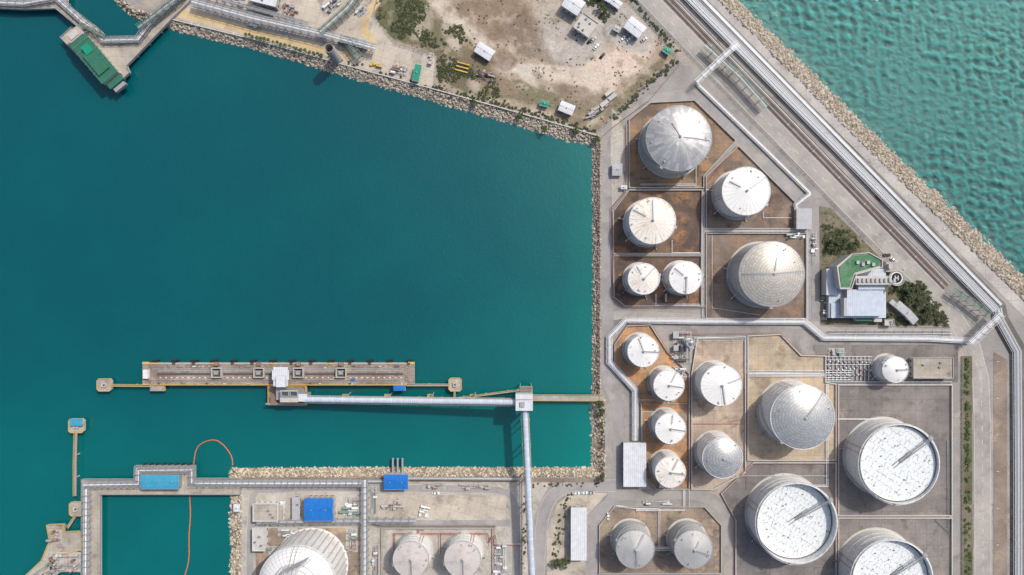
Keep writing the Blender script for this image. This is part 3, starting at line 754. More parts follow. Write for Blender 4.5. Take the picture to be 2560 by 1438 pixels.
sheet('earth_strip',[(2570,870),(2610,860),(2700,960),(2700,1700),(2570,1700)],'gravel')
sheet('hedge_verge',[(2402,890),(2430,890),(2432,1700),(2402,1700)],'grassy')
sheet('plant_grounds',[(2048,515),(2075,520),(2375,815),(2050,812)],'grassy')
sheet('side_yard_ground',[(1530,270),(1560,300),(1566,470),(1530,515),(1526,380)],'gravel')
sheet('terminal_yard_pavement',[(2030,862),(2395,862),(2395,956),(2066,956)],'padI')
for k,(pl,m) in pads.items():
    sheet('tank_pad_pavement',pl,m); wall('containment_wall',pl,1.5,.55,'bund_l' if k in'GHIJK' else 'bund',True)
wall('containment_wall',[(1655,1156),(1720,1156)],1.2,.4); wall('containment_wall',[(1608,1010),(1655,1010),(1720,1008)],1.2,.4)
sheet('plant_yard_pavement',[(604,1196),(1300,1196),(1300,1700),(604,1700)],'gravel')
road('plant_road',[(625,1700),(626,1245),(650,1218),(1230,1222),(1280,1235),(1288,1280),(1288,1700)],18,'asph',1,kerb=True)
road('plant_road',[(632,1308),(1284,1308)],16,'asph',0)
sheet('tank_pad_pavement',[(640,1320),(900,1320),(900,1700),(640,1700)],'padM')
sheet('yard_slab',[(945,1238),(1265,1238),(1265,1296),(945,1296)],'beige')
sheet('shore_verge',[(604,1194),(1510,1196),(1505,1206),(604,1204)],'brownstrip')
# ============================================================ TANKS
tank(1697,346,82,20,'dome','roof_old','shell_g',4.2,((-5,.1,.95),(120,.0,.5)),stair=160,railk='gal')
tank(1865,478,60,18,'cone','roof_w','shell_w',2.2,((35,.15,1.),(150,.3,.8)),stair=230)
tank(1631,552,58,17,'cone','roof_rust','shell_w',2.2,((150,.35,.95),(90,.0,.9)),stair=250)
tank(1609,697,39,15,'cone','roof_rust2','shell_w',1.6,((45,.1,1.),(120,.3,.9)),stair=250)
tank(1714,694,41,15,'cone','roof_w','shell_w',1.6,((140,.2,.9),(270,.1,1.)),stair=250)
tank(1929,685,82,20,'dome','roof_tile2','shell_g',4.2,((5,.05,1.),(180,.0,.9),(80,.1,.5)),stair=190,railk='gal')
tank(1608,878,39,14,'cone','roof_w','shell_w',1.6,((-5,.0,1.),(110,.1,.9)),stair=150)
tank(1672,963,38,15,'cone','roof_w','shell_w',1.6,((60,.2,1.),(-10,.0,.95)),stair=160)
tank(1676,1071,38,15,'cone','roof_w','shell_w',1.6,((-10,.0,1.),(80,.3,.9)),stair=150)
tank(1676,1180,38,15,'cone','roof_rust2','shell_w',1.6,((60,.2,1.),(-10,.0,.95)),stair=150)
tank(1803,963,51,17,'cone','roof_w','shell_w',2.,((-80,.0,1.),(20,.3,1.)),stair=150)
tank(1806,1145,50,17,'dome','roof_tile','shell_w',3.,((-30,.05,.5),),stair=150)
tank(2006,1043,80,20,'dome','roof_tile','shell_w',4.5,((50,.05,1.),),stair=150)
tank(2250,1161,99,20,'float',ladders=((40,0,1),),stair=200,depth=2.8)
tank(1993,1309,100,19,'float',ladders=((35,0,1),),stair=200,depth=6.)
tank(2232,1452,101,19,'float',ladders=((38,0,1),),stair=200,depth=4.5)
tank(1588,1372,48,17,'cone','roof_g','shell_g',2.6,((60,.1,.9),(-85,.0,.9)),stair=40,railk='gal')
tank(1734,1372,48,17,'cone','roof_g','shell_g',2.6,((60,.1,.5),(-20,.0,.9)),stair=40,railk='gal')
tank(2238,924,32,11,'dome','roof_w','shell_w',2.,((0,.0,1.),),stair=40)
tank(1028,1397,45,14,'cone','roof_p','shell_w',1.6,((-88,.0,1.),),stair=100,railk='gal')
tank(1157,1397,46,14,'cone','roof_p','shell_w',1.6,((-88,.0,1.),),stair=100,railk='gal')
tank(1727,858,10,8,'dome','roof_g','shell_w',1.,((0,.0,1.),),stair=40)
c=P(742,1462,30); b=MB(); R=22.
b.lathe([(R+1,0),(R+1,1),(R,1.02),(R,28),(R+.7,28),(R+.7,29),(R,29.02)],'shell_w',72)
prof=[(max(R*math.cos(t*math.pi/20)**.9,.02) if t<10 else .02,29+7*math.sin(t*math.pi/20)) for t in range(11)]
b.lathe(prof,'roof_lng',80)
for rr,zz in prof[1:8:1]: b.lathe([(rr+.12,zz-.05),(rr+.12,zz+.25),(rr-.15,zz+.3)],'pipe',80)
for i in range(36):
    a=2*math.pi*i/36; b.beam(((R+.3)*math.cos(a),(R+.3)*math.sin(a),1),((R+.3)*math.cos(a),(R+.3)*math.sin(a),28),.5,.5,'bund_l')
for s_ in(-1.2,1.2):
    for q in range(10):
        t0=q/10;t1=(q+1)/10; f=lambda t:(s_-4*t,R*(1.02-t),29.8+7*math.sin(math.acos(min(1,max(0,1-t)))))
        b.beam(f(t0),f(t1),.2,.3,'gal')
for i in range(7):
    b.beam((-12+i*1.2,R*.28+i*.9,36.5),(4+i*1.0,R*.62+i*.9,36.2),.25,.3,'gal')
for i in range(9): b.beam((-12+i*2.2,R*.26+i*.9,36.8),(-6+i*2.1,R*.62+i*.55,36.6),.2,.25,'gal')
b.box(2,R*.78,30,11,4,.3,'gal',.4)
for i in range(10): b.tube([(-4+i*.9,R*.95,30),(-6+i*.9,R*.4,37.)],.2,'pipe',6)
rails(b,R+.6,29,'gal'); b.done('storage_tank',(c.x,c.y,0))
# ============================================================ PIPES
rack('pipe_rack',[Lp(-400,-4),Lp(0,-4),Lp(500,2),Lp(1068,4)],24,2.2,9,('pipe_w','pipe','pipe_w','gal'),7,over=False,r=.24)
rack('pipe_rack',[Lp(-400,17),Lp(0,17),Lp(500,20),Lp(1068,22)],11,2.2,4,('pipe_w','pipe'),7,over=False,r=.26)
rack('pipe_rack',[Lp(1068,10),(2500,800),(2544,880),(2546,1200),(2546,1700)],22,2.0,7,('pipe_w','pipe','gal'),7,over=False,r=.26)
pipes('pipeline',[Lp(-400,-36),Lp(0,-36),Lp(940,-36)],4,.8,.22,.6,('rust','gal','pipe'),sleeper=18,sk='gal')
pipes('pipeline',[Lp(-400,-50),Lp(0,-50),Lp(940,-50)],2,.8,.2,.6,('rust','gal'),sleeper=18,sk='gal')
rack('pipe_rack',[(1742,208),(1900,360),(2026,484)],9,1.6,3,('pipe_w',),7,over=False)
rack('pipe_bridge',[(1742,206),(1812,138),(1845,108)],14,8,4,('pipe_w','pipe'),6,frame='pipe')
rack('pipe_bridge',[(1765,112),(1850,190),(1918,266)],16,6,5,('steel_gn','pipe','gal'),6,frame='steel_gn')
rack('pipe_bridge',[(2428,858),(2505,784)],16,8,5,('pipe_w','pipe'),5,frame='pipe')
rack('pipe_bridge',[(2385,725),(2440,762),(2475,790)],14,6,4,('gal','steel_gn'),5,frame='steel_gn')
rack('pipe_rack',[(2026,484),(1990,512),(1998,560)],10,2.5,3,('pipe_w',),6,over=False)
rack('pipe_rack',[(2430,852),(2320,846),(2060,844),(2012,804),(1760,803),(1565,800),(1524,842),(1524,905),(1588,975),(1588,1102)],14,2.6,5,('pipe_w','pipe','pipe_w'),6,over=False,frame='pipe')
pipes('pipeline',[(2070,832),(2380,832)],4,.9,.2,1.,('gal','pipe'))
def PL(*a,**k): pipes('pipeline',*a,**k)
PL([(1758,480),(1758,795)],2,.9,.2,1.0,('pipe',)); PL([(1762,576),(2018,576)],3,.8,.2,1.2,('pipe_w','pipe'))
PL([(2020,580),(2020,800)],4,.8,.2,1.,('pipe',)); PL([(1535,635),(1755,635)],2,.7,.18,.9,('pipe',))
PL([(1572,472),(1755,472)],2,.7,.18,.9,('gal',)); PL([(1755,470),(1842,366)],1,.7,.18,1.,('red',),sup=False)
PL([(1765,768),(1560,766),(1535,745),(1530,520),(1566,478),(1566,310)],2,.8,.18,1.6,('gal','red'),sup=False)
PL([(1645,700),(1672,700)],2,.6,.15,2.); PL([(1640,735),(1640,762),(1750,762)],2,.7,.15,.7,('pipe_w',)); PL([(1665,735),(1665,755)],2,.7,.15,.7,('pipe_w',))
PL([(1680,600),(1680,632),(1750,632)],1,.7,.2,.7,('pipe_w',)); PL([(1740,395),(1740,465),(1690,465)],1,.7,.2,.8,('pipe_w',))
PL([(1908,530),(1908,545),(1980,545)],1,.7,.2,.8,('pipe_w',)); PL([(1600,462),(1740,462)],2,.7,.18,.7,('gal','pipe')); PL([(1780,588),(1780,770),(1900,788)],1,.7,.18,.8,('pipe',))
PL([(1735,847),(1865,847),(1865,930),(2060,930)],3,.9,.22,1.,('pipe_w','pipe')); PL([(1868,936),(2062,938)],4,.8,.2,1.,('pipe_w',))
PL([(1868,926),(1868,1225)],1,.8,.14,1.2,('red',),sup=False); PL([(1722,935),(1722,1265)],2,.8,.14,1.,('red','pipe'),sup=False)
PL([(1535,862),(1568,812),(1627,808),(1672,882),(1722,935)],1,.8,.14,1.6,('red',),sup=False)
PL([(1700,836),(1950,832),(2005,886),(2060,888)],1,.8,.14,1.6,('red',),sup=False)
PL([(2068,960),(2068,1215),(1990,1215)],2,.9,.25,1.2,('pipe_w',)); PL([(2090,1048),(2200,1048)],1,.9,.3,.8,('pipe_w',)); PL([(2090,1290),(2200,1290)],1,.9,.2,.8,('red',),sup=False)
PL([(2093,960),(2093,1440)],1,.9,.16,1.7,('red',),sup=False); PL([(2095,1395),(2160,1395)],1,.9,.3,.8,('pipe_w',))
PL([(1840,1190),(2070,1190)],1,.9,.18,1.,('pipe',)); PL([(1730,1060),(1858,1060)],1,.9,.18,.8,('red',),sup=False)
PL([(1540,1266),(1590,1270),(1648,1270),(1648,1370),(1690,1370)],2,.8,.2,.9,('pipe_w',)); PL([(1636,1372),(1688,1372)],3,1.,.22,1.2,('pipe_w',))
PL([(1670,960),(1670,1008)],1,.8,.25,.9,('pipe_w',)); PL([(1710,1225),(1710,1275),(1590,1275)],2,.8,.2,1.,('pipe_w',))
PL([(2088,1160),(1882,1160),(1805,1232),(1838,1300),(1838,1440)],1,.8,.14,1.6,('red',),sup=False)
PL([(2066,958),(2380,958)],3,.8,.2,1.,('pipe','gal')); PL([(1600,1110),(1600,1225)],2,.8,.18,.8,('pipe',))
PL([(2370,1100),(2372,1330),(2340,1300)],2,.8,.2,.8,('gal',)); PL([(1545,925),(1600,1000),(1635,1000)],1,.8,.18,.8,('pipe_w',)); PL([(1640,1030),(1605,1030),(1605,1180)],1,.8,.18,.8,('pipe_w',))
fence('perimeter_fence',[(1498,1180),(1498,1010),(1498,350),(1530,320),(1625,250),(1700,160)],'red',1.6)
fence('perimeter_fence',[(2404,890),(2404,1438),(2404,1700)],'gal'); fence('perimeter_fence',[(2052,812),(2376,818)],'gal'); fence('perimeter_fence',[Lp(-300,-104),Lp(0,-104),Lp(780,-104)],'gal')
b=MB(); rd=random.Random(3)
for i in range(11):
    x0=2072+i*10; pts=W2([(x0,890),(x0,952)],1.); b.tube(pts,.2,'pipe_w',6)
    for yy in (905,922,938):
        p=P(x0,yy+rd.uniform(-4,4)); b.tube([(p.x,p.y,.8),(p.x,p.y,2.1)],.12,'pipe',6); b.cyl(p.x,p.y,2.1,2.2,.45,rd.choice(('gal','red','white')),10); b.box(p.x,p.y,.6,.8,1.,.8,'gal')
for yy in(926,932,938,944,950): b.tube(W2([(2064,yy),(2130,yy)],1.3),.2,'pipe_w',6)
for yy in(892,900,912): b.tube(W2([(2064,yy),(2180,yy)],1.5),.2,'pipe',6)
p=P(2122,922); b.box(p.x,p.y,0,30,17,.12,'bund'); b.done('valve_manifold')
skid('pump_station',1705,868,48,80,0,11,26,ks=('steel_d','gal','rust','pipe'),pad='bund'); skid('pump_skid',1700,930,36,30,0,12,8,ks=('pipe','gal'),pad='bund')
skid('pump_skid',2090,880,40,20,0,13,8,pad='bund'); skid('pump_skid',1990,590,50,14,0,14,10,pad='bund'); skid('pump_skid',1640,1255,70,10,0,15,8,ks=('pipe','gal'),pad='bund'); skid('pump_skid',2035,610,14,60,0,16,8,ks=('pipe','gal'),pad='bund')
building('flat_roof_control_building',2332,920,100,52,0,5,'deckl','wall',False,True,3)
building('storage_shed',1587,1162,57,110,0,6,'sheet_w',ac=0,gable=False); building('long_storage_shed',1447,1335,40,132,0,6,'sheet_w',gable=False,ac=0)
building('guard_cabin',1543,424,26,30,0,3,'sheet_g'); building('equipment_shed',2010,547,38,52,0,5,'sheet_g',gable=False,ac=0)
building('site_cabin',1560,468,16,10,0,2.6,'sheet_w')
building('site_cabin',1690,838,14,16,0,3,'sheet_g',gable=False,ac=0); building('site_cabin',1690,870,12,14,0,3,'sheet_g',gable=False,ac=0)
# ============================================================ HARBOUR JETTY
b=MB(); zd=1.2
def rect(x0,y0,x1,y1,z): return [(P(a,c,z).x,P(a,c,z).y) for a,c in((x0,y1),(x1,y1),(x1,y0),(x0,y0))]
b.prism(rect(356,911,1036,962,zd),-.6,zd,'deckc','conc')
b.prism(rect(356,907,1036,911,zd),-1.2,zd+.3,'bund','conc')
for x0,x1 in((356,372),(1020,1036)): b.prism(rect(x0,905,x1,911,zd+.35),zd,zd+.35,'yellow')
for i in range(14):
    x=385+i*49; b.prism(rect(x-7,901,x+7,906,zd),-2.5,zd-.2,'black'); b.prism(rect(x-4,907,x+3,911,zd+.9),zd+.3,zd+.9,'yellow' if i%3==0 else 'steel_d')
for x in range(370,1040,24):
    for y in (916,936,956): q=P(x,y); b.cyl(q.x,q.y,WL-6,-.6,.5,'conc',8)
b.prism(rect(392,933,1008,938,zd+.12),zd,zd+.12,'steel_d'); b.prism(rect(380,922,1012,924,zd+.3),zd,zd+.3,'gal'); b.prism(rect(395,927,1010,928.5,zd+.4),zd,zd+.4,'conc')
for i in range(88): b.prism(rect(392+i*7,943,396+i*7,945.5,zd+.02),zd,zd+.02,'line' if i%2 else 'red')
for y in (949,953): b.prism(rect(372,y,1000,y+1.2,zd+.5),zd,zd+.5,'gal')
for x in(540,646,745,852):
    for a in((-13,-12,13,-10),(-13,11,13,13),(-13,-10,-11,11),(11,-10,13,11)): b.prism(rect(x+a[0],932+a[1],x+a[2],932+a[3],zd+2.6),zd,zd+2.6,'conc')
    b.prism(rect(x-10,923,x+10,942,zd+.3),zd,zd+.3,'steel_d')
    b.prism(rect(x-6,929,x+5,937,zd+1.2),zd+.3,zd+1.2,'gal')
    b.prism(rect(x-5,906,x+5,914,zd+2),zd,zd+2,'rust')
rd=random.Random(9)
for i in range(70):
    x=rd.uniform(375,1025);y=rd.choice((915,918,948,958)); w_=rd.uniform(2,9)
    if 660<x<770: continue
    b.prism(rect(x,y,x+w_,y+rd.uniform(1.5,4),zd+.8),zd,zd+rd.uniform(.3,.9),rd.choice(('gal','conc','steel_d','rust','bund_l')))
for x0,y0,x1,y1 in((356,960,372,962.5),(380,962,1016,963.5)): b.prism(rect(x0,y0,x1,y1,zd+1),zd-.5,zd+1,'yellow')
b.prism(rect(375,962,411,978,zd),-.6,zd,'deckl','yellow')
b.prism(rect(357,925,369,947,zd+2.4),zd,zd+2.4,'white')
b.prism(rect(877,947,887,952,zd+1.),zd,zd+1.,'blue')
b.done('loading_jetty')
def dolphin(x0,y0,x1,y1):
    b=MB(); z=1.
    cx,cy=(x0+x1)/2,(y0+y1)/2; ch=5
    pts=[(x0+ch,y1),(x1-ch,y1),(x1,y1-ch),(x1,y0+ch),(x1-ch,y0),(x0+ch,y0),(x0,y0+ch),(x0,y1-ch)]
    w=[(P(a,c,z).x,P(a,c,z).y) for a,c in pts]; b.prism(w,-.8,z,'deckl','conc')
    b.ribbon(w,.3,z,z+.5,'yellow',True)
    b.prism([(P(cx+(a-cx)*.35,cy+(c-cy)*.35,z).x,P(cx+(a-cx)*.35,cy+(c-cy)*.35,z).y) for a,c in pts],z,z+1.2,'conc'); q=P(cx,cy,z+1); b.cyl(q.x,q.y,z+1.2,z+2,.5,'steel_d',10)
    for sx in(-1,1):
        for sy in(-1,1): q=P(cx+sx*10,cy+sy*9); b.cyl(q.x,q.y,WL-6,-.8,.6,'conc',10)
    b.done('mooring_dolphin')
dolphin(243,947,279,978); dolphin(1122,945,1154,978); dolphin(172,1047,210,1082)
gangway('catwalk',[(279,963),(376,964)],5,1.); gangway('catwalk',[(1016,962),(1123,962)],5,1.); gangway('catwalk',[(1137,978),(1137,997)],4,1.)
gangway('catwalk',[(190,1082),(188,1160),(188,1240)],6,1.); gangway('catwalk',[(765,995),(1140,996),(1298,975)],4,1.5)
b=MB(); c=P(190,1056,3.5); b.box(0,0,1,7,3.6,2.3,'wall'); b.box(0,0,3.3,7.6,4.4,.2,'teal'); b.box(0,-1.83,1.8,5,.06,.9,'glass'); b.done('navigation_hut',(c.x,c.y,0))
b=MB(); c=P(998,970,2.5); b.box(0,0,1.2,6.8,3.2,1.8,'blue'); b.box(0,0,3,7,3.4,.15,'blue'); b.box(0,0,.8,7.4,3.6,.4,'conc'); b.done('blue_cabin',(c.x,c.y,0))
b=MB(); b.prism(rect(670,964,766,1014,1.3),-.6,1.3,'deckc','conc')
w=[Vector((*q,0)) for q in rect(671,965,765,1013,1.3)]; b.ribbon(w,.25,1.3,2.4,'yellow',True)
for x in(680,720,756):
    for y in(972,1005): q=P(x,y); b.cyl(q.x,q.y,WL-6,-.6,.6,'conc',10)
for x0,y0,x1,y1,hh,k in((700,976,745,1006,9,'wall'),(690,968,706,1000,5,'gal'),(745,985,768,1004,8,'sheet_w'),(676,990,690,1010,3,'rust')): b.prism(rect(x0,y0,x1,y1,1.3+hh),1.3,1.3+hh,k,'gal')
for a in((702,978,722,980),(702,990,722,992),(702,980,704,990),(720,980,722,990),(724,978,744,980),(724,990,744,992),(724,980,726,990),(742,980,744,990)): b.prism(rect(*a,11.5),10.3,11.5,'gal')
b.prism(rect(704,980,720,990,10.4),10.3,10.4,'steel_d'); b.prism(rect(726,980,742,990,10.4),10.3,10.4,'steel_d')
b.prism(rect(664,1008,766,1012,4),3.6,4,'gal'); b.done('transfer_platform')
b=MB()
for x0,y0,x1,y1,z0,z1 in((683,918,720,966,9,10),(680,926,722,950,8.6,10.3),(690,940,714,968,10,11.5)): b.prism(rect(x0,y0,x1,y1,z1),z0,z1,'sheet_w','gal')
for x in(686,717):
    for y in(922,960): q=P(x,y,5); b.box(q.x,q.y,1.2,.7,.7,8,'gal')
for y in (922,960): b.beam(P(686,y,5),P(717,y,5),.4,.4,'gal')
b.done('ship_loader')
def gallery(name,pts,zs,wpx,k='sheet_bl',sup=(),base=WL-5):
    b=MB(); A=P(*pts[0],zs[0]);B=P(*pts[1],zs[1]); d=(B-A).normalized(); x=d.cross(Vector((0,0,1))).normalized(); up=x.cross(d); w=wpx*S/2
    prof=[(-w,-1.4),(-w,.3),(-w*.8,.9),(-w*.4,1.25),(0,1.35),(w*.4,1.25),(w*.8,.9),(w,.3),(w,-1.4)]
    n=int((B-A).length/3); vs=[];fs=[]
    for i in range(n+1):
        p=A.lerp(B,i/n)
        for u,v in prof: vs.append(p+x*u+up*v)
    m=len(prof)
    for i in range(n):
        for j in range(m): fs.append((i*m+j,i*m+(j+1)%m,(i+1)*m+(j+1)%m,(i+1)*m+j))
    fs+=[tuple(range(m)),tuple(range(n*m,n*m+m))]
    b.add(vs,fs,k)
    for i in range(0,n+1,2):
        p=A.lerp(B,i/n); ring=[p+x*u*1.03+up*(v+.04) for u,v in prof[1:-1]]
        for a,c in zip(ring[:-1],ring[1:]): b.beam(a,c,.14,.08,'pipe_w')
    for sg in(-1,1): b.beam(A+x*sg*(w+.5)-up*1.2,B+x*sg*(w+.5)-up*1.2,.5,.1,'gal'); b.beam(A+x*sg*(w+.7)-up*.2,B+x*sg*(w+.7)-up*.2,.08,.08,'yellow')
    for t in sup:
        p=A.lerp(B,t)
        for sg in(-1,1):
            q=p+x*sg*(w+.2); b.tube([(q.x+x.x*sg*1.2,q.y+x.y*sg*1.2,base),(q.x,q.y,p.z-1.4)],.35,'gal',8)
        b.beam(p+x*(w+.2)-up*1.6,p-x*(w+.2)-up*1.6,.5,.5,'gal')
    return b.done(name)
gallery('conveyor_gallery',[(760,999),(1292,1006)],[8,17],13,sup=(.2,.4,.6,.8))
gallery('conveyor_gallery',[(1312,1022),(1331,1445)],[17,15],13,sup=(.1,.25,.42,.6,.8),base=WL-5)
for x in(864,969,1076,1183):
    b=MB(); q=rect(x-7,986,x+7,1003,1.2); b.prism(q,-.5,1.2,'deckl','conc'); b.ribbon([Vector((*a,0)) for a in q],.3,1.2,2.,'yellow',True)
    for y in(989,1000): p=P(x,y); b.cyl(p.x,p.y,WL-6,-.5,.5,'conc',8)
    b.done('conveyor_footing')
b=MB(); z=21
b.prism(rect(1289,986,1332,1027,z),z-7,z,'sheet_w','sheet_w')
b.prism(rect(1291,998,1330,1000,z+.3),z,z+.3,'gal'); b.prism(rect(1300,1006,1312,1018,z+1),z,z+1,'gal')
for x in(1293,1328):
    for y in(990,1023): p=P(x,y,z-7); b.box(p.x,p.y,WL-5,.8,.8,z-7-WL+5-.02,'gal')
for zz in(4,9):
    for a,c in(((1293,990),(1328,990)),((1293,1023),(1328,1023)),((1293,990),(1293,1023)),((1328,990),(1328,1023))):
        A=P(*a,z-7);B=P(*c,z-7); A.z=zz;B.z=zz; b.beam(A,B,.4,.4,'gal')
b.prism(rect(1299,966,1331,986,12),11.8,12,'yellow','yellow')
for i in range(6): b.prism(rect(1299,966+i*3.3,1331,967+i*3.3,13),12,13,'gal')
for x in(1301,1329): p=P(x,968,12); b.box(p.x,p.y,WL-5,.4,.4,16.7,'yellow')
b.done('transfer_tower')
gangway('access_bridge',[(1332,994),(1510,995)],15,1.5,'yellow','deckl')
# ============================================================ NW T-JETTY
def deck(name,pts,z=1.5,k='deckl',rail='gal',step=30):
    b=MB(); w=[(P(a,c,z).x,P(a,c,z).y) for a,c in pts]; b.prism(w,z-1.4,z,k,'conc')
    if rail: b.ribbon([Vector((*q,0)) for q in w],.25,z,z+.9,rail,True)
    xs=[p[0] for p in pts];ys=[p[1] for p in pts]
    for x in np.arange(min(xs)+8,max(xs),step):
        for y in np.arange(min(ys)+8,max(ys),step):
            if inside(pts,x,y): q=P(x,y); b.cyl(q.x,q.y,WL-6,z-1.41,.5,'conc',8)
    return b.done(name)
deck('tanker_berth',[(152,94),(180,68),(205,80),(236,62),(256,80),(262,112),(330,108),(362,62),(410,12),(470,-20),(500,-20),(440,38),(318,165),(325,182),(280,225),(262,212)])
deck('approach_trestle',[(-80,-12),(60,-2),(125,-30),(170,-30),(168,10),(240,66),(215,84),(140,22),(60,24),(-80,18)],1.49)
rack('pipe_rack',[(-80,2),(60,8),(140,-6),(205,52),(238,76),(256,100),(345,98),(372,62),(470,-25)],14,4,6,('pipe','gal','pipe_w'),5,base=1.5)
b=MB(); A=P(232,145,9)
b.box(0,0,1.5,30,11.5,6.5,'wall'); b.box(0,0,8,31,12.4,.3,'green_d'); b.box(3,0,8.3,16,8,1.2,'green_d'); b.box(-6,1,8.3,6,5,1.6,'green'); b.box(-18.5,0,1.5,6,9.5,7.5,'wall',0,'deckl'); b.box(-18.5,0,9,4,6,.5,'wall')
b.box(17.5,0,1.5,4,10,4,'green_d'); b.box(21,0,1.5,2.5,8,2.5,'gal')
for i in range(9):
    for sg in(-1,1): b.box(-13+i*3.2,sg*5.78,3.5,1.6,.08,1.4,'glass')
for i in range(6): b.beam((-12+i*4,-6.5,8.6),(-12+i*4,6.5,8.6),.2,.3,'steel_gn')
b.done('berth_building',(A.x,A.y,0),-math.radians(50))
rack('loading_arm_frame',[(262,90),(200,60)],8,6,3,('steel_gn','gal'),4,base=1.5,frame='steel_gn')
rack('pipe_bridge',[(345,70),(450,-10),(470,-40)],14,7,4,('steel_gn','gal','pipe'),5,base=1.5,frame='steel_gn')
# ============================================================ SOUTH-WEST PIER
deck('basin_pier',[(205,1198),(338,1198),(338,1164),(488,1164),(488,1196),(602,1196),(602,1236),(252,1236),(252,1700),(205,1700)],1.5)
rack('pipe_rack',[(208,1212),(345,1210),(345,1176),(480,1174),(480,1208),(600,1208),(905,1208)],16,4,6,('pipe','gal','pipe_w'),4,base=1.5,r=.25)
rack('pipe_rack',[(216,1222),(214,1440),(212,1600)],18,4,6,('pipe','gal','pipe_w'),4,base=1.5,r=.25)
rack('pipe_rack',[(912,1200),(912,1440),(912,1600)],15,5,5,('pipe','gal','pipe_w'),4,r=.25)
rack('pipe_rack',[(920,1204),(1010,1204),(1012,1196),(1300,1198)],7,3,3,('pipe','gal'),5,over=False)
rack('pipe_rack',[(640,1306),(760,1304),(905,1302),(1040,1302)],10,4,4,('pipe','gal'),5,over=True)
for x in range(360,480,16):
    b=MB(); p=P(x,1162); b.box(p.x,p.y,-2.5,1.2,.8,3.5,'black'); b.tube([(p.x-.8,p.y+.2,-1),(p.x-.8,p.y+.2,1.4)],.15,'gal',6); b.done('rubber_fender')
building('blue_roof_shed',400,1205,96,36,0,5,'teal','gal',True,base=1.5); building('blue_roof_shed',990,1205,60,38,0,6,'blue','wall')
building('blue_roof_warehouse',797,1274,72,58,0,8,'blue','wall'); building('blue_roof_shed',829,1278,10,50,0,6,'blue','wall',ac=0,gable=False)
building('office_building',664,1281,62,44,0,6,'deckl','white',False,True,3); building('office_building',698,1282,24,40,0,4,'deckl','white',False,True,1); building('site_office',707,1262,14,20,0,3,'sheet_w'); building('site_office',740,1272,20,60,0,4,'sheet_g',gable=False,ac=1)
building('substation_building',648,1348,32,58,0,6,'bund_l','white',False,True,3); building('guard_cabin',592,1270,16,20,0,3,'sheet_w')
skid('compressor_skid',880,1268,45,50,0,21,18); skid('compressor_skid',1060,1275,24,36,15,22,8,ks=('white','pipe')); skid('pump_skid',980,1262,50,30,0,23,12,ks=('conc','rust','pipe'))
skid('pump_skid',935,1250,16,70,0,24,10); skid('valve_station',1250,1400,34,90,0,25,24,ks=('pipe','white','gal')); skid('valve_station',1230,1350,24,30,0,26,8,ks=('rust','red','gal')); skid('utility_skid',700,1400,60,70,0,27,14)
skid('valve_station',880,1350,30,60,0,28,14); skid('utility_skid',1085,1215,60,20,0,29,8,ks=('conc','gal')); skid('utility_skid',720,1330,50,20,0,30,8); skid('valve_station',940,1400,18,80,0,34,12,ks=('pipe','gal')); skid('utility_skid',1190,1215,70,12,0,35,8,ks=('conc','gal'))
PL([(985,1385),(985,1335),(1220,1335)],2,.8,.18,1.,('red',)); PL([(1100,1385),(1100,1335)],2,.8,.18,1.,('red','pipe')); PL([(1045,1350),(1045,1325),(1060,1325)],2,.8,.18,1.,('red',)); PL([(1235,1362),(1300,1362)],2,.8,.2,1.,('red','pipe'))
PL([(930,1310),(950,1316),(1240,1316)],3,.7,.2,1.,('gal','rust')); PL([(1302,1200),(1302,1440)],3,.8,.2,.8,('gal','pipe','rust')); PL([(1235,1316),(1235,1440)],1,.8,.2,1.6,('red',),sup=False)
b=MB()
for x in(982,994,1006):
    q=rect(x-2,1146,x+2,1196,1); b.prism(q,-.2,1.,'gal'); p=P(x,1150); b.cyl(p.x,p.y,WL-4,-.2,.4,'conc',8); p=P(x,1170); b.cyl(p.x,p.y,WL-4,-.2,.4,'conc',8)
b.done('water_intake')
deck('tanker_berth',[(118,1312),(160,1310),(160,1330),(196,1328),(206,1345),(206,1375),(150,1385),(120,1420),(60,1480),(60,1560),(206,1560),(206,1700),(0,1700),(0,1500),(105,1400),(125,1352)],1.5,'deckl','yellow')
skid('loading_arm_skid',140,1340,30,30,0,31,10,ks=('yellow','gal','rust'),base=1.5); skid('loading_arm_skid',165,1405,80,50,0,32,26,ks=('gal','rust','conc','pipe'),base=1.5,hmax=5); skid('loading_arm_skid',110,1435,70,40,-35,33,14,ks=('gal','conc','steel_gn'),base=1.5,hmax=5)
dolphin(174,1255,206,1290)
gangway('catwalk',[(190,1288),(170,1320)],5,1.5)
def boom(pts):
    b=MB(); w=W2(smooth_path(pts,2),WL)
    b.tube([(p.x,p.y,WL+.1) for p in w],.28,'orange',6)
    for q,t in resample([(p.x,p.y) for p in w],4.): b.box(q.x,q.y,WL+.1,.5,.5,.6,'orange')
    b.done('floating_boom')
boom([(484,1162),(490,1120),(510,1104),(540,1098),(562,1115),(580,1140),(582,1162)]); boom([(474,1236),(477,1290),(472,1340),(474,1400),(460,1445),(450,1500)])
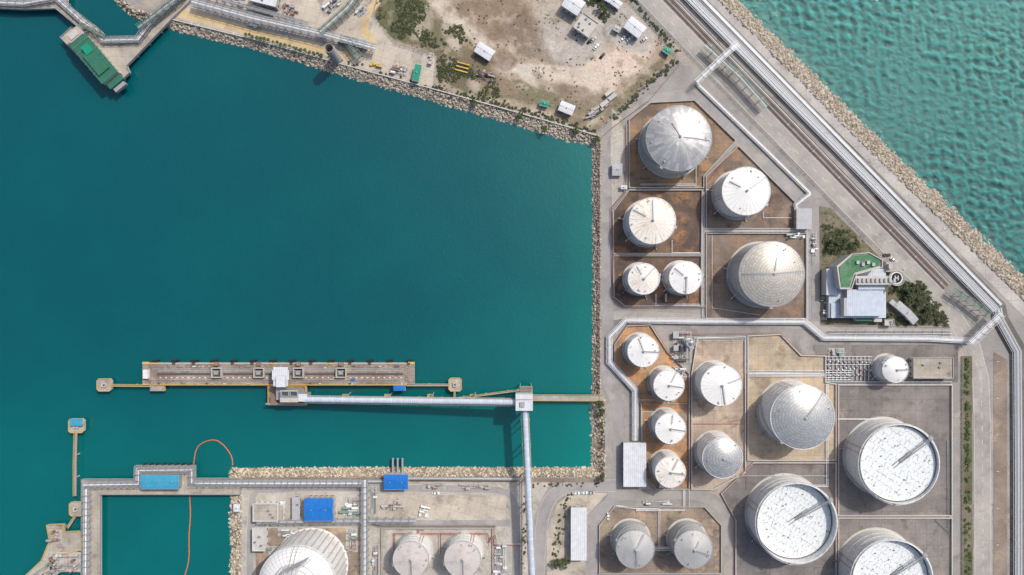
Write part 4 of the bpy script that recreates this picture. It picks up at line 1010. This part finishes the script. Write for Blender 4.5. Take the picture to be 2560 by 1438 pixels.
# ============================================================ NW PLANT OBJECTS
rack('pipe_rack',[(478,2),(640,46),(800,82),(940,120)],17,6,6,('gal','pipe','pipe_w'),5)
rack('pipe_rack',[(800,80),(868,20),(915,-40)],15,7,5,('gal','steel_gn','pipe'),5,frame='steel_gn')
rack('pipe_rack',[(500,-15),(640,22),(770,60)],8,4,3,('gal','pipe'),5)
rack('pipe_rack',[(860,92),(900,145)],18,5,5,('steel_gn','gal'),4,frame='steel_gn')
skid('process_skid',722,28,40,40,14,41,20,ks=('gal','conc','rust')); skid('process_skid',885,112,70,38,15,42,34,ks=('steel_gn','gal','steel_d','rust'),accent='red',hmax=5)
skid('process_skid',585,-2,60,26,14,43,14); skid('process_skid',940,162,26,10,14,44,6,ks=('yellow',),accent='yellow'); skid('process_skid',1000,176,40,26,12,45,16,ks=('gal','white','rust'))
skid('process_skid',1075,150,14,36,15,46,8,ks=('conc','gal')); skid('process_skid',830,12,50,30,-40,47,14); skid('process_skid',905,30,30,24,-40,48,8); skid('process_skid',640,66,40,8,14,49,6,ks=('gal','pipe'))
building('green_roof_shed',1042,182,17,42,12,4,'green','gal',True,rise=.3)
building('plant_building',660,-6,70,34,14,6,'sheet_w','wall',False,True)
c=P(822,120,20); b=MB()
b.lathe([(3.1,0),(2.9,1),(2.8,20),(2.5,20),(2.5,12),(.01,11.9)],'bund',32)
for i in range(7): b.lathe([(2.9,2.5*i+1.5),(3.15,2.5*i+1.5),(3.15,2.5*i+1.8),(2.9,2.5*i+1.8)],'gal',32)
b.done('chimney_stack',(c.x,c.y,0))
for i in range(20): palm(612+i*10+random.uniform(-2,2),84+i*2.75+random.uniform(-2,2),random.uniform(1.,1.6),random.uniform(3,4))
for x,y in((1185,255),(1300,290),(1360,322),(1440,328),(1492,348)): tree(x,y,8,3,'leaf2','shore_tree')
building('white_roof_shed',1212,128,46,30,33,4,'sheet_w','wall'); building('metal_shed',1417,270,38,26,22,4,'sheet_w','wall'); building('green_roof_hut',1361,259,24,14,15,3,'green','wall')
building('warehouse',1434,10,48,40,33,6,'sheet_w','wall'); building('flat_roof_office',1464,64,48,44,35,5,'bund_l','wall',False,True,5); building('warehouse',1588,68,48,36,38,5,'sheet_w','wall'); building('site_office',1543,72,18,14,30,3,'sheet_g')
building('warehouse',1536,4,40,20,36,4,'sheet_w','wall'); building('teal_roof_hut',1668,127,22,14,35,3,'green','wall'); building('site_office',1516,-14,40,30,30,4,'sheet_w','wall')
b=MB()
for i in range(3): b.tube([(-4,i*2.4-2.4,.8),(4,i*2.4-2.4,.8)],.5,'yellow',12)
b.box(-2,0,0,.4,7,.25,'bark');b.box(2,0,0,.4,7,.25,'bark'); c=P(1156,170); b.done('stacked_yellow_pipes',(c.x,c.y,.03),-.26)
skid('scrap_pile',1212,190,44,24,15,51,18,ks=('rust','steel_d','conc'),accent='rust',pad='brownstrip'); skid('scrap_pile',1497,272,60,20,-35,52,22,ks=('gal','conc','bund','steel_d'),pad='brownstrip'); skid('scrap_pile',1480,290,30,16,-20,53,10,ks=('gal','steel_d'),pad='brownstrip')
building('shipping_container',1530,243,26,10,-38,2.6,'sheet_g','gal',ac=0,gable=False,over=0); building('shipping_container',1512,258,26,10,-38,2.6,'wall','gal',ac=0,gable=False,over=0); building('shipping_container',1522,232,22,9,-38,2.6,'bund_l','gal',ac=0,gable=False,over=0)
for x,y,a,k in((1490,118,-50,'car_w'),(1506,140,-50,'car_k'),(1475,103,-45,'car_k'),(1484,100,-45,'car_s'),(1556,99,-35,'car_w'),(1562,92,-35,'car_s'),(1574,98,-35,'car_w'),(1610,100,-35,'car_s'),(2216,638,0,'car_k'),(2232,650,45,'car_w'),(2195,495,45,'car_r'),(1440,1232,0,'car_w'),(1460,1231,0,'car_w'),(1478,1231,0,'car_s'),(1520,1290,90,'car_w'),(1090,1232,0,'car_w')): car(x,y,a,k)
truck(1660,1212,0,'white')
bushpatch('shrubbery',[(950,-20),(1050,-20),(1075,60),(1100,120),(1010,112),(945,45)],380,thr=-.12)
bushpatch('shrubbery',[(1090,130),(1180,165),(1240,200),(1270,240),(1200,250),(1095,225)],240,thr=-.08)
bushpatch('shrubbery',[(1090,80),(1150,60),(1170,100),(1120,130)],70)
bushpatch('dry_scrub',dl,420,'leaf3',(.2,.6),thr=.1,fr=.03,dens=20)
bushes('shore_shrubs',[(1090,222),(1290,272),(1490,330)],spread=5,n=190,r=(.4,1.1)); bushes('shore_shrubs',[(640,104),(850,150),(1080,222)],spread=3,n=50,r=(.4,.9))
bushes('roadside_shrubs',[(1690,150),(1600,230),(1530,300)],spread=4,n=110,r=(.4,1.1)); bushes('roadside_shrubs',[(1572,-10),(1640,68),(1690,130)],spread=4,n=80,r=(.4,1.2)); bushes('hedge',[(2417,900),(2417,1440),(2417,1600)],'leaf2',3.5,170,(.6,1.4),30)
bushpatch('shrubbery',[(1460,0),(1500,-5),(1525,45),(1510,58),(1480,30)],46,r=(.8,1.6))
bushpatch('shrubbery',[(2055,560),(2130,580),(2160,630),(2060,640)],150,r=(.5,1.6),thr=-.3); bushpatch('shrubbery',[(2225,700),(2300,700),(2375,790),(2370,815),(2240,815),(2215,750)],240,r=(.5,1.6),thr=-.2)
for x,y,r_ in((2085,612,18),(2110,602,20),(2138,612,14),(2262,712,20),(2285,730,22),(2310,752,24),(2335,772,22),(2355,792,18),(2275,742,18),(2325,790,18),(2300,718,14),(2225,790,10),(1410,1405,16),(1390,1412,12),(1505,20,12),(1500,1010,9),(1505,1030,8),(1505,1195,8)): tree(x,y,r_,5)
bushes('shore_shrubs',[(1503,1020),(1505,1190)],spread=3,n=26,r=(.4,1.)); bushes('shore_shrubs',[(1320,1215),(1300,1430)],spread=5,n=36,r=(.3,.9)); bushes('shore_shrubs',[(1330,1212),(1500,1210)],spread=3,n=30,r=(.3,.8)); bushes('shrubbery',[(1420,1240),(1400,1300),(1385,1400)],spread=6,n=50,r=(.3,1.))
bushpatch('dry_scrub',[(2050,520),(2085,530),(2200,640),(2060,800)],160,'leaf3',(.25,.7),thr=-.3)
# ============================================================ CONTROL BUILDING
b=MB()
def bx(x0,y0,x1,y1,z0,z1,k,side='wall'): b.prism(rect(x0,y0,x1,y1,z1),z0,z1,k,side)
bx(2072,672,2215,795,0,5,'sheet_bl'); bx(2118,724,2208,790,5.0,9,'sheet_bl'); bx(2078,758,2118,795,5.02,6,'sheet_bl'); bx(2146,712,2212,724,5,10,'sheet_bl')
bx(2140,690,2250,712,0,13,'bund_l'); bx(2066,672,2092,738,0,7,'sheet_bl')
w=[(P(a,c,13).x,P(a,c,13).y) for a,c in((2092,666),(2128,636),(2172,632),(2205,650),(2205,668),(2140,686),(2128,722),(2100,722))]; b.prism(w,0,12.5,'bund_l','wall'); b.ribbon([Vector((*q,0)) for q in w],.5,12.5,13.6,'bund_l',True)
w=[(P(a,c,13).x,P(a,c,13).y) for a,c in((2098,668),(2130,640),(2171,636),(2200,652),(2200,664),(2136,682),(2124,718),(2104,718))]; b.prism(w,12.5,12.9,'green_m')
for i in range(4): bx(2142+i*13,652+i%2*5,2149+i*13,660+i%2*5,12.9,14.,('gal','sheet_g','bund_l','gal')[i])
for i in range(9): bx(2146+i*11,696,2152+i*11,706,13,14,'sheet_g')
bx(2110,745,2118,790,6.0,11,'gal'); bx(2140,792,2180,803,0,4,'green_d'); bx(2185,785,2205,805,0,4,'bund_l'); bx(2215,655,2255,680,0,6,'bund'); bx(2222,660,2230,672,6,8,'gal')
for i in range(8):
    q=P(2085+i*15,800,5); b.box(q.x,q.y,1,1.6,.2,1.4,'glass')
b.done('control_building')
b=MB(); c=P(2243,695,14); b.cyl(0,0,12.5,13.4,4.6,'bund_l',32); b.cyl(0,0,0,12.5,1.5,'conc',16); b.lathe([(4.2,13.42),(.01,13.42)][::-1],'black',32)
b.lathe([(3.1,13.44),(3.9,13.44)],'line',32)
for sg in(-1,1): b.box(sg*.9,0,13.43,.5,2.8,.02,'line')
b.box(0,0,13.43,1.25,.5,.025,'line'); rails(b,4.7,13.4,'white',16); b.done('helipad',(c.x,c.y,0))
building('annex_building',2266,782,20,66,-46,4,'sheet_g','wall'); building('annex_building',2240,765,12,36,-46,3,'sheet_g','wall'); building('site_cabin',2222,806,24,16,0,3,'bund_l','wall',False,True)
skid('transformer_yard',2240,668,40,24,45,61,12); skid('utility_skid',2090,720,30,40,0,62,8); skid('utility_skid',2060,770,14,60,0,63,8)
def lamp(px,py,a):
    b=MB(); c=P(px,py); b.tube([(0,0,0),(0,0,8),(1.6,0,8.5)],.1,'gal',6); b.box(1.9,0,8.4,.9,.3,.15,'white'); b.done('street_lamp',(c.x,c.y,0),a)
for t in range(100,1000,90): x,y=Lp(t,-56); lamp(x,y,3.9)
for y in range(900,1440,90): lamp(2478,y,3.14)
for t in range(100,1100,120): x,y=Lp(t,28); lamp(x,y,.8)
# ============================================================ CAMERA, LIGHT
cam=bpy.data.cameras.new('camera'); co=bpy.data.objects.new('camera',cam); bpy.context.collection.objects.link(co)
co.location=(0,0,H); co.rotation_euler=(0,0,0); cam.sensor_width=36; cam.lens=36*H/(2560*S); cam.clip_end=30000; cam.clip_start=1
bpy.context.scene.camera=co
el=math.radians(51); az=math.radians(46)
d=Vector((math.sin(az)*math.cos(el),math.cos(az)*math.cos(el),math.sin(el)))
sl=bpy.data.lights.new('sun','SUN'); sl.energy=3.1; sl.angle=math.radians(.8); sl.color=(1,.95,.88)
so=bpy.data.objects.new('sun',sl); bpy.context.collection.objects.link(so); so.rotation_euler=d.to_track_quat('Z','Y').to_euler(); so.location=(200,200,300)
w=bpy.data.worlds.new('World'); bpy.context.scene.world=w; w.use_nodes=True
sk=w.node_tree.nodes.new('ShaderNodeTexSky'); sk.sky_type='NISHITA'; sk.sun_disc=False; sk.sun_elevation=el; sk.sun_rotation=az; sk.dust_density=4.
bg=w.node_tree.nodes['Background']; w.node_tree.links.new(sk.outputs[0],bg.inputs[0]); bg.inputs[1].default_value=.15
sc=bpy.context.scene; sc.view_settings.view_transform='Standard'; sc.view_settings.look='None'; sc.view_settings.exposure=0
